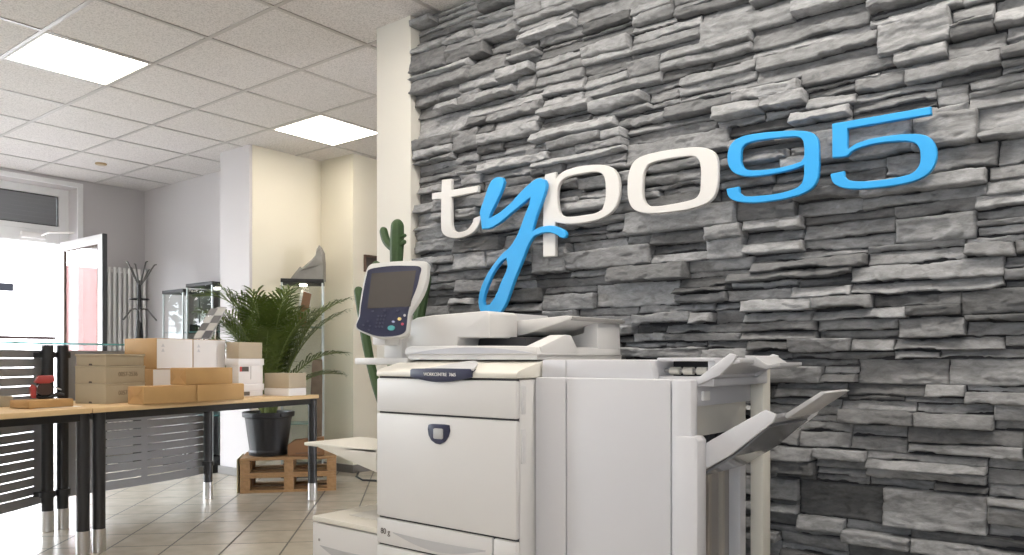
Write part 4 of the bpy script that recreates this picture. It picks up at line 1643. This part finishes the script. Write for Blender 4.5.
def make_pallet(label):
    r = thing('pallet', label, 'pallet', (pc_.x, pc_.y, 0), 'stacked wooden pallets')
    for k in range(5):
        w_ = 0.07
        o_ = pcn + pe2 * ((PW - w_) * k / 4)
        obj('deck_board', (lambda b_: (slab(b_, o_, pe1, pe2, PL, w_, 0.1110, 0.131, 0.002), b_)[1])(newbm()), M_pallet, r)
    for i_ in range(3):
        w_ = 0.07
        o_ = pcn + pe1 * ((PL - w_) * i_ / 2)
        obj('cross_board', (lambda b_: (slab(b_, o_, pe1, pe2, w_, PW, 0.0910, 0.1105, 0.002), b_)[1])(newbm()), M_pallet, r)
        for j_ in range(3):
            q_ = o_ + pe2 * ((PW - 0.08) * j_ / 2)
            obj('block', (lambda b_: (slab(b_, q_, pe1, pe2, w_, 0.08, 0.0205, 0.0905, 0.002), b_)[1])(newbm()), M_pallet, r)
    for j_ in range(3):
        q_ = pcn + pe2 * ((PW - 0.08) * j_ / 2)
        obj('base_board', (lambda b_: (slab(b_, q_, pe1, pe2, PL, 0.08, 0.0, 0.020, 0.002), b_)[1])(newbm()), M_pallet, r)
    return r


p1 = make_pallet('lower wooden pallet standing on the floor under the palm pot')
dup(p1, (pc_.x, pc_.y, 0.1315), 'upper wooden pallet carrying the dark palm pot')
PZ = 0.2635
bl = thing('card_sheet', 'thin pale card leaning on the left end of the two pallets', 'card', tuple(pcn - pe1 * 0.02 + pe2 * 0.2))
b = newbm()
slab(b, pcn - pe1 * 0.026 + pe2 * 0.01, pe1, pe2, 0.012, PW * 0.85, 0.0, 0.255, 0.003)
obj('card', b, mat('greenish_card', (0.42, 0.38, 0.25), 0.8, noise=0.1, nscale=14), bl)
pp = spot(268.5, 6.09)
pot = thing('plant_pot', 'big dark round planter with a rim standing on the pallets', 'pot', (pp.x, pp.y, PZ))
b = newbm()
lathe(b, [(0.125, PZ), (0.145, PZ + 0.006), (0.150, PZ + 0.03), (0.142, PZ + 0.045), (0.172, PZ + 0.27), (0.177, PZ + 0.292), (0.194, PZ + 0.298), (0.197, PZ + 0.332), (0.189, PZ + 0.336), (0.175, PZ + 0.332), (0.168, PZ + 0.28)], (pp.x, pp.y, 0), 40)
obj('pot_body', b, M_pot, pot, 35)
b = newbm()
lathe(b, [(0.169, PZ + 0.281), (0.168, PZ + 0.290), (0.08, PZ + 0.298), (0.01, PZ + 0.30)], (pp.x, pp.y, 0), 28)
obj('soil', b, M_soil, pot, 50)
hb = newbm()
for sg in (-1, 1):
    box(hb, (pp.x + sg * 0.190 - 0.014, pp.y - 0.03, PZ + 0.302), (pp.x + sg * 0.190 + 0.020, pp.y + 0.03, PZ + 0.328), 0.004)
obj('rim_grip', hb, M_pot, pot, 40)

palm = thing('potted_palm', 'bushy green palm with arching feathery fronds in the dark planter', 'palm', (pp.x, pp.y, PZ + 0.301))
rnd = random.Random(5)


def frond(az, lean, L, droop, base_r=0.03, nl=30, leaf=0.19, late=False):
    h = Vector((math.cos(az), math.sin(az), 0))
    s_ = Vector((-h.y, h.x, 0))
    o_ = Vector((pp.x, pp.y, PZ + 0.300)) + h * base_r * rnd.uniform(0.2, 1.6) + s_ * rnd.uniform(-0.03, 0.03)
    pts_, tan = [], []
    N = 18
    p = o_.copy()
    ang = lean
    for k in range(N + 1):
        pts_.append(p.copy())
        d_ = h * math.sin(ang) + Vector((0, 0, 1)) * math.cos(ang)
        tan.append(d_)
        p = p + d_ * (L / N)
        ang += droop / N * (3.2 * (k / N) ** 2 if late else 0.35 + 1.5 * (k / N))
    st = newbm()
    tube(st, pts_, [0.0075 * (1 - 0.8 * k / N) + 0.0012 for k in range(N + 1)], 6)
    fo_ = obj('frond', st, M_stem, palm, 60)
    lf = newbm()
    for k in range(nl):
        t = 0.30 + 0.70 * k / (nl - 1)
        x = t * N
        i_ = min(int(x), N - 1)
        q = pts_[i_].lerp(pts_[i_ + 1], x - i_)
        d_ = tan[i_]
        up_ = s_.cross(d_)
        if up_.z < 0:
            up_ = -up_
        ll = leaf * (0.55 + 0.6 * math.sin(PI * min(1, (t - 0.22) / 0.85)) ** 0.8) * rnd.uniform(0.85, 1.1)
        if t > 0.9:
            ll *= 0.75
        for sg in (-1, 1):
            fw = 0.80 + 0.75 * t
            dr_ = (s_ * sg * 0.95 + d_ * fw + up_ * 0.28).normalized()
            a0 = q
            a1 = q + dr_ * ll * 0.5
            a2 = a1 + (dr_ + Vector((0, 0, -0.35 - rnd.uniform(0, 0.3)))).normalized() * ll * 0.32
            a3 = a2 + (dr_ + Vector((0, 0, -0.9))).normalized() * ll * 0.22
            wv = d_.cross(dr_).cross(dr_).normalized()
            w0, w1, w2 = 0.003, 0.0085, 0.006
            v = [lf.verts.new(a0 - wv * w0), lf.verts.new(a0 + wv * w0), lf.verts.new(a1 + wv * w1), lf.verts.new(a1 - wv * w1), lf.verts.new(a2 + wv * w2), lf.verts.new(a2 - wv * w2), lf.verts.new(a3)]
            lf.faces.new((v[0], v[1], v[2], v[3]))
            lf.faces.new((v[3], v[2], v[4], v[5]))
            lf.faces.new((v[5], v[4], v[6]))
    obj('leaflets', lf, M_green_leaf, fo_)


cam_az = math.atan2(-pp.y, -pp.x)
left_az, right_az = cam_az - PI / 2, cam_az + PI / 2
frond(left_az + 0.05, 0.07, 1.16, 2.0, nl=26, leaf=0.22, late=True)
frond(left_az - 0.20, 0.17, 1.00, 1.7, nl=24, leaf=0.21, late=True)
frond(left_az + 0.30, 0.40, 0.74, 1.0, nl=20, leaf=0.21, late=True)
frond(left_az - 0.45, 0.50, 0.66, 0.9, nl=20, leaf=0.20)
frond(left_az + 0.1, 0.70, 0.52, 0.8, nl=16, leaf=0.18)
frond(right_az - 0.1, 0.30, 1.08, 1.1, nl=26, leaf=0.21, late=True)
frond(right_az + 0.25, 0.22, 0.98, 1.2, nl=24, leaf=0.20, late=True)
frond(right_az - 0.45, 0.42, 0.80, 1.2, nl=20, leaf=0.20)
frond(right_az + 0.1, 0.58, 0.66, 1.2, nl=18)
for k in range(36):
    frond(k * 2.39996 + rnd.uniform(-0.2, 0.2), rnd.uniform(0.02, 0.27), rnd.uniform(0.66, 1.06), rnd.uniform(0.4, 1.1), nl=18, leaf=0.225, late=k % 2 == 0)

cb = spot(300, 6.02)
bx_ = thing('cardboard_box', 'brown cardboard box on the pallet right of the palm pot', 'box', (cb.x, cb.y, PZ))
b = newbm()
q = spot(287.5, 5.98) + pe2 * 0.005
prism(b, [q + Vector((0, 0, PZ + 0.001)), q + pe1 * 0.27 + Vector((0, 0, PZ + 0.001)), q + pe1 * 0.27 + Vector((0, 0, PZ + 0.14)), q + pe1 * 0.05 + Vector((0, 0, PZ + 0.12)), q + Vector((0, 0, PZ + 0.085))], pe2 * 0.10, 0.003)
obj('box_body', b, mat('dark_cardboard', (0.27, 0.145, 0.07), 0.75, noise=0.1, nscale=12), bx_)
b = newbm()
prism(b, [q + pe1 * 0.06 - pe2 * 0.002 + Vector((0, 0, PZ + 0.02)), q + pe1 * 0.24 - pe2 * 0.002 + Vector((0, 0, PZ + 0.02)), q + pe1 * 0.24 - pe2 * 0.002 + Vector((0, 0, PZ + 0.024)), q + pe1 * 0.06 - pe2 * 0.002 + Vector((0, 0, PZ + 0.024))], pe2 * 0.003)
obj('fold_line', b, M_ink, bx_)
wb = thing('wooden_board', 'dark weathered board leaning beside the glass cabinet behind the palm', 'board', tuple(spot(316, 6.25)))
b = newbm()
prism(b, [at(308, 447.2, d=6.27), at(312, 362, d=6.48), at(314, 359, d=6.49), at(322, 359.5, d=6.49), at(321.5, 447.2, d=6.27)], FWD * 0.02, 0.002)
obj('board', b, mat('weathered_board', (0.17, 0.125, 0.085), 0.8, noise=0.35, nscale=18), wb)

# ------------------------------------------------------------------ glass cabinets


def vitrine(label, corner, yaw, L1, L2, h, shelves, lit=True):
    e1 = Vector((math.cos(yaw), math.sin(yaw), 0))
    e2 = Vector((-math.sin(yaw), math.cos(yaw), 0))
    m_ = corner + e1 * L1 / 2 + e2 * L2 / 2
    r = thing('glass_cabinet', label, 'glass cabinet', (m_.x, m_.y, 0), 'glass display cabinets')
    b_ = newbm()
    slab(b_, corner, e1, e2, L1, L2, 0, 0.09, 0.003)
    obj('plinth', b_, M_black, r, 30)
    b_ = newbm()
    slab(b_, corner, e1, e2, L1, L2, h - 0.032, h, 0.003, 0.004)
    tp = obj('top_board', b_, M_black, r, 30)
    b_ = newbm()
    c_ = m_ + Vector((0, 0, h - 0.0365))
    tube(b_, [c_ - Vector((0, 0, 0.012)), c_ + Vector((0, 0, 0.005))], [0.030, 0.034], 20)
    obj('spot_light', b_, M_led if lit else M_chrome, tp, 40)
    t_ = 0.005
    for a, u_, v_, lu, lv in ((corner, e1, e2, L1, t_), (corner + e2 * (L2 - t_), e1, e2, L1, t_), (corner + e2 * t_, e1, e2, t_, L2 - 2 * t_), (corner + e1 * (L1 - t_) + e2 * t_, e1, e2, t_, L2 - 2 * t_)):
        b_ = newbm()
        slab(b_, a, u_, v_, lu, lv, 0.09, h - 0.032, 0)
        obj('pane', b_, M_glass_cab, r)
    for a in (corner, corner + e1 * (L1 - 0.012), corner + e2 * (L2 - 0.012), corner + e1 * (L1 - 0.012) + e2 * (L2 - 0.012)):
        b_ = newbm()
        slab(b_, a, e1, e2, 0.012, 0.012, 0.09, h - 0.032, 0.002, 0.001)
        obj('edge_post', b_, M_edge, r)
    for z in shelves:
        b_ = newbm()
        slab(b_, corner + e1 * 0.012 + e2 * 0.012, e1, e2, L1 - 0.024, L2 - 0.024, z, z + 0.005, 0)
        obj('shelf', b_, M_glass_edge, r)
    return r, e1, e2


M_edge = mat('satin_aluminium_edge', (0.55, 0.60, 0.60), 0.3, 0.6)
vb = spot(281.0, 6.62)
vy = math.atan2(RGT.y, RGT.x) + deg(12)
v1, ve1, ve2 = vitrine('lit glass cabinet with black top behind the palm, a grey sculpture on it', vb, vy, 0.345, 0.345, 1.685, (0.45, 0.85, 1.275))
vitrine('glass cabinet against the grey back wall, left one of the pair', Vector((-7.21, 3.75, 0)), 0.0, 0.37, 0.37, 1.65, (0.50, 0.88, 1.25), False)
vitrine('glass cabinet against the grey back wall, right one of the pair by the white column', Vector((-6.80, 3.76, 0)), 0.0, 0.43, 0.37, 1.69, (0.50, 0.88, 1.25), True)
# things shown in and on the cabinets
q = vb + ve1 * 0.20 + ve2 * 0.17
br = thing('brochure', 'white and brown brochure leaning in the lit glass cabinet', 'brochure', (q.x, q.y, 1.28))
pl_ = (Vector((q.x, q.y, 0)), FWD)
P = [at(a, c_, plane=pl_) for a, c_ in ((297, 324), (303.5, 290), (311, 292.5), (305, 326))]
zmin = min(p.z for p in P)
b = newbm()
prism(b, [p + Vector((0, 0, 1.281 - zmin)) for p in P], FWD * 0.02, 0.001)
obj('brown_cover', b, mat('brown_cover', (0.30, 0.15, 0.08), 0.6), br)
P = [at(a, c_, plane=(Vector((q.x, q.y, 0)) + FWD * 0.03, FWD)) for a, c_ in ((295, 324), (301, 288.5), (311.5, 292), (307, 326))]
b = newbm()
prism(b, [p + Vector((0, 0, 1.281 - zmin)) for p in P], FWD * 0.008)
obj('white_back', b, M_paper, br)
q = vb + ve1 * 0.18 + ve2 * 0.14
pl_ = (Vector((q.x, q.y, 0)), FWD)
sc2 = thing('sculpture', 'grey angular rock like sculpture with a pointed tip on the lit cabinet', 'sculpture', (q.x, q.y, 1.686))
prof = [(289, 278), (297, 268), (300, 264.5), (301.5, 266), (312, 257), (315.5, 253), (316.5, 247), (319, 243), (322, 249), (323, 260), (323, 278)]
P = [at(a, c_, plane=pl_) for a, c_ in prof]
dz = 1.6865 - min(p.z for p in P)
b = newbm()
n_ = len(P)
fr = [b.verts.new(p + Vector((0, 0, dz))) for p in P]
bk = [b.verts.new(p + Vector((0, 0, dz)) + FWD * 0.15 + (RGT * -0.01)) for p in P]
md = [b.verts.new((p.lerp(P[-1], 0.10)) + Vector((0, 0, dz)) - FWD * 0.03 * math.sin(PI * k / (n_ - 1))) for k, p in enumerate(P)]
for k in range(n_):
    l_ = (k + 1) % n_
    b.faces.new((fr[k], fr[l_], bk[l_], bk[k]))
    if k < n_ - 1:
        b.faces.new((fr[k], md[k], md[l_], fr[l_]))
b.faces.new((fr[-1], md[-1], md[0], fr[0]))
b.faces.new(bk)
b.faces.new(md[::-1])
obj('rock', b, M_stone_rough, sc2)
q = Vector((-6.98, 3.93, 1.2555))
tr_ = thing('display_piece', 'small dark display piece with a pale card in the left glass cabinet', 'display piece', tuple(q))
b = newbm()
box(b, (q.x + 0.02, q.y - 0.05, q.z), (q.x + 0.12, q.y + 0.03, q.z + 0.075), 0.004)
obj('dark_block', b, M_black, tr_)
b = newbm()
prism(b, [(q.x - 0.02, q.y, q.z), (q.x + 0.03, q.y, q.z), (q.x + 0.02, q.y, q.z + 0.15), (q.x - 0.005, q.y, q.z + 0.13)], (0, 0.006, 0))
obj('pale_card', b, M_paper, tr_)

# ------------------------------------------------------------------ brochure stand
ZB = TZ + 0.188 + 0.186 + 3 * G
bs0 = spot(201, 5.14)
bs = thing('brochure_stand', 'slanted grey brochure stand with stepped pockets standing on the white cartons', 'brochure stand', (bs0.x, bs0.y, ZB))
BR = RGT
BU = (Vector((0, 0, 1)) + RGT * 0.52 + FWD * 0.22).normalized()
BN = BR.cross(BU).normalized()
o_ = bs0 + Vector((0, 0, ZB + 0.004)) - RGT * 0.045
b = newbm()
prism(b, [o_ - BR * 0.005, o_ + BR * 0.105, o_ + BR * 0.085 + BU * 0.245, o_ + BR * 0.02 + BU * 0.245], -BN * 0.006, 0.001)
obj('backboard', b, mat('stand_grey', (0.40, 0.40, 0.40), 0.5), bs)
greys = [(0.52, 0.52, 0.50), (0.16, 0.16, 0.16), (0.50, 0.49, 0.46), (0.12, 0.12, 0.13), (0.46, 0.46, 0.45), (0.22, 0.22, 0.22), (0.55, 0.54, 0.52), (0.15, 0.15, 0.15)]
for k in range(8):
    row, colm = k // 2, k % 2
    c_ = o_ + BU * (0.004 + 0.058 * row) + BR * (0.0 + 0.052 * colm - 0.004 * row) + BN * (0.004 + 0.003 * (3 - row))
    b = newbm()
    prism(b, [c_, c_ + BR * 0.047, c_ + BR * 0.047 + BU * 0.054, c_ + BU * 0.054], BN * 0.004, 0.001)
    obj('leaflet_pocket', b, mat('leaflet_%d' % k, greys[(k * 3 + row) % 8], 0.5), bs)
b = newbm()
tube(b, [o_ + BR * 0.05 + BU * 0.18 - BN * 0.008, Vector((o_.x, o_.y, ZB + 0.005)) + BR * 0.10 + FWD * 0.10, ], 0.004, 8)
obj('rear_strut', b, M_chrome, bs, 40)

# ------------------------------------------------------------------ coat stand and radiator
M_steel_dark = mat('dark_steel', (0.16, 0.155, 0.15), 0.35, 0.6)
cs = spot(139.3, 7.55)
ct_ = thing('coat_stand', 'slim black coat stand with curved hooks in front of the white radiator', 'coat stand', tuple(cs))


def cpt(px, py, dd=0.0):
    return at(px, py, d=7.55 + dd)


b = newbm()
tube(b, [cs, cs + Vector((0, 0, 0.025))], [0.19, 0.18], 28)
obj('foot_plate', b, M_black_metal, ct_, 40)
b = newbm()
tube(b, [cs + Vector((0, 0, 0.02)), cs + Vector((0, 0, 0.75)), cs + Vector((0, 0, 1.10)), cs + Vector((0, 0, 1.40)), cs + Vector((0, 0, 1.76))], [0.06, 0.055, 0.046, 0.024, 0.013], 14)
obj('column', b, M_black_metal, ct_, 40)
for px, py, dd in ((127.5, 262, 0.03), (135.5, 264.5, -0.06), (146, 262, -0.03), (154.5, 265, 0.05), (131.5, 268, 0.14), (149, 270, 0.14)):
    top = cpt(px, py, dd)
    base = cs + Vector((0, 0, 1.70))
    m_ = base.lerp(top, 0.45) + Vector((0, 0, -0.01))
    b = newbm()
    tube(b, [base, m_, base.lerp(top, 0.8) + (top - base) * 0.02, top, top + Vector((top.x - base.x, top.y - base.y, 0)).normalized() * 0.02 + Vector((0, 0, 0.004))], [0.008, 0.0075, 0.007, 0.007, 0.006], 8)
    obj('coat_hook', b, M_steel_dark, ct_, 60)
for px, py, dd in ((123, 320, -0.05), (156.5, 320.5, -0.05), (141, 322, -0.22), (139, 316, 0.2)):
    tip = cpt(px, py, dd)
    base = cs + Vector((0, 0, 1.47))
    m_ = base.lerp(tip, 0.5) + Vector((0, 0, 0.055))
    b = newbm()
    tube(b, [base, base.lerp(tip, 0.25) + Vector((0, 0, 0.04)), m_, base.lerp(tip, 0.8) + Vector((0, 0, 0.02)), tip], 0.008, 8)
    obj('lower_hook', b, M_steel_dark, ct_, 60)
b = newbm()
n_ = 28
ring = [cs + Vector((0.085 * math.cos(2 * PI * k / n_), 0.085 * math.sin(2 * PI * k / n_), 1.58)) for k in range(n_ + 1)]
tube(b, ring, 0.006, 6, False)
obj('ring', b, M_black_metal, ct_, 60)

rd = thing('radiator', 'tall white tube radiator on the left wall behind the coat stand', 'radiator', (-8.33, 3.93, 0.2))
for k in range(9):
    yy = 3.71 + k * 0.052
    b = newbm()
    tube(b, [(-8.32, yy, 0.20), (-8.32, yy, 1.96)], 0.017, 12)
    obj('tube', b, M_rad, rd, 40)
for z in (0.23, 1.925):
    b = newbm()
    tube(b, [(-8.345, 3.69, z), (-8.345, 4.145, z)], 0.018, 10)
    obj('header_pipe', b, M_rad, rd, 40)
for yy in (3.75, 4.09):
    b = newbm()
    box(b, (-8.399, yy - 0.012, 1.60), (-8.335, yy + 0.012, 1.64), 0.003)
    obj('wall_bracket', b, M_rad, rd)
b = newbm()
tube(b, [(-8.33, 3.71, 0.012), (-8.33, 3.71, 0.2)], 0.010, 8)
obj('supply_pipe', b, M_rad, rd, 40)

# ------------------------------------------------------------------ cactus behind the printer
cy0 = at(404, 500, Y=2.68)
cc = Vector((cy0.x, 2.68, 0))
cpot = thing('cactus_pot', 'clay pot of the cactus on the floor behind the printer', 'pot', tuple(cc))
b = newbm()
lathe(b, [(0.10, 0), (0.105, 0.005), (0.135, 0.24), (0.15, 0.242), (0.15, 0.28), (0.14, 0.282), (0.128, 0.24)], (cc.x, cc.y, 0), 32)
obj('pot_body', b, M_terra, cpot, 35)
b = newbm()
lathe(b, [(0.131, 0.245), (0.12, 0.26), (0.01, 0.265)], (cc.x, cc.y, 0), 24)
obj('soil', b, M_soil, cpot)


def ribbed(bm, path, r, ribs=7, tip=True):
    P = [Vector(p) for p in path]
    # resample
    out, rad = [], []
    seg = []
    for a, c_ in zip(P, P[1:]):
        n_ = max(2, int((c_ - a).length / 0.02))
        for k in range(n_):
            seg.append(a.lerp(c_, k / n_))
    seg.append(P[-1])
    for _ in range(4):
        seg = [seg[0]] + [(seg[k - 1] + seg[k] * 2 + seg[k + 1]) / 4 for k in range(1, len(seg) - 1)] + [seg[-1]]
    tot = len(seg)
    n = ribs * 4
    rings = []
    pxv = None
    end = (seg[-1] - seg[-2]).normalized()
    if tip:
        for f_ in (0.35, 0.65, 0.85, 0.97):
            seg.append(P[-1] + end * r * f_)
    for k, p in enumerate(seg):
        a = seg[max(k - 1, 0)]
        c_ = seg[min(k + 1, len(seg) - 1)]
        t_ = (c_ - a).normalized()
        x, y = frame_of(a, c_)
        if pxv is not None:
            x = (pxv - t_ * pxv.dot(t_)).normalized()
            y = t_.cross(x)
        pxv = x
        f_ = 1.0
        if k >= tot and tip:
            f_ = math.sqrt(max(0.02, 1 - ((0.35, 0.65, 0.85, 0.97)[k - tot]) ** 2))
        if k < 3:
            f_ *= 0.8 + 0.07 * k
        rr = r * f_ * (1 + 0.04 * math.sin(k * 0.5))
        rings.append([bm.verts.new(p + (x * math.cos(2 * PI * j / n) + y * math.sin(2 * PI * j / n)) * rr * (1 - 0.20 * (0.5 - 0.5 * math.cos(2 * PI * j * ribs / n)))) for j in range(n)])
    for r0, r1 in zip(rings, rings[1:]):
        for j in range(n):
            bm.faces.new((r0[j], r0[(j + 1) % n], r1[(j + 1) % n], r1[j]))
    bm.faces.new(rings[0][::-1])
    bm.faces.new(rings[-1])


cact = thing('cactus', 'tall branching green cactus standing behind the printer screen before the white wall end', 'cactus', (cc.x, cc.y, 0.255))


def cp_(px, py, y=2.68):
    return at(px, py, Y=y)


b0 = cc + Vector((0, 0, 0.25))
for nm, path, r in (('stem', [b0 + Vector((0.01, 0, 0)), cp_(393, 470), cp_(394, 350), cp_(397.5, 226)], 0.034),
                    ('stem', [b0 + Vector((-0.05, 0.0, 0)), cp_(391, 430), cp_(384, 408), cp_(377, 388), cp_(371, 366), cp_(366, 340), cp_(361, 310), cp_(358.5, 291)], 0.024),
                    ('stem', [b0 + Vector((0.07, 0.01, 0)), cp_(412, 400), cp_(414, 345), cp_(420, 310), cp_(425, 279)], 0.030),
                    ('stem', [cp_(394, 330), cp_(386, 322, 2.72), cp_(379, 305, 2.74), cp_(377, 285, 2.74), cp_(376.5, 266, 2.74)], 0.026),
                    ('arm', [cp_(393, 249), cp_(387, 244), cp_(384.5, 237), cp_(383.5, 231)], 0.021),
                    ('arm', [cp_(400, 246), cp_(404, 242)], 0.012),
                    ('arm', [cp_(400, 238), cp_(404.5, 235.5)], 0.010)):
    b = newbm()
    ribbed(b, path, r, 7 if r > 0.025 else 6)
    obj(nm, b, M_cactus, cact, 70)

# ------------------------------------------------------------------ small things on walls, ceiling and floor
a, c = at(363.5, 254.5, X=-5.418), at(375.5, 273, X=-5.418)
pf_ = thing('picture_frame', 'small dark picture frame on the cream wall behind the cactus', 'picture frame', (-5.41, (a.y + c.y) / 2, min(a.z, c.z)))
b = newbm()
z0, z1 = min(a.z, c.z), max(a.z, c.z)
frame_rect(b, 'X', -5.408, a.y, a.y + 0.24, z0, z1, 0.02, 0.022)
obj('frame', b, M_brown, pf_)
obj('picture', box(newbm(), (-5.4195, a.y + 0.018, z0 + 0.018), (-5.412, a.y + 0.222, z1 - 0.018)), mat('dark_picture', (0.06, 0.05, 0.045), 0.5, noise=0.4, nscale=9), pf_)
c = at(101, 163.5, Z=CEIL)
cd = thing('smoke_detector', 'small round brownish spot fitting in the ceiling tile near the left wall', 'detector', (c.x, c.y, CEIL - 0.02))
b = newbm()
lathe(b, [(0.05, CEIL), (0.05, CEIL - 0.008), (0.044, CEIL - 0.014)], (c.x, c.y, 0), 28)
obj('ring', b, mat('brass_ring', (0.42, 0.30, 0.16), 0.4), cd, 40)
b = newbm()
lathe(b, [(0.036, CEIL - 0.012), (0.03, CEIL - 0.018), (0.01, CEIL - 0.019)], (c.x, c.y, 0), 24)
obj('cap', b, mat('cap_beige', (0.5, 0.42, 0.3), 0.5), cd, 40)
pts = [(-5.38, 4.58), (-5.2, 4.40), (-5.0, 4.30), (-4.7, 4.42), (-4.4, 4.36), (-4.0, 4.2)]
b = newbm()
tube(b, [(x, y, 0.008) for x, y in pts], 0.008, 8)
tag(obj('power_cable', b, M_black, None, 60), 'dark cable lying on the floor along the cream alcove wall', 'cable')
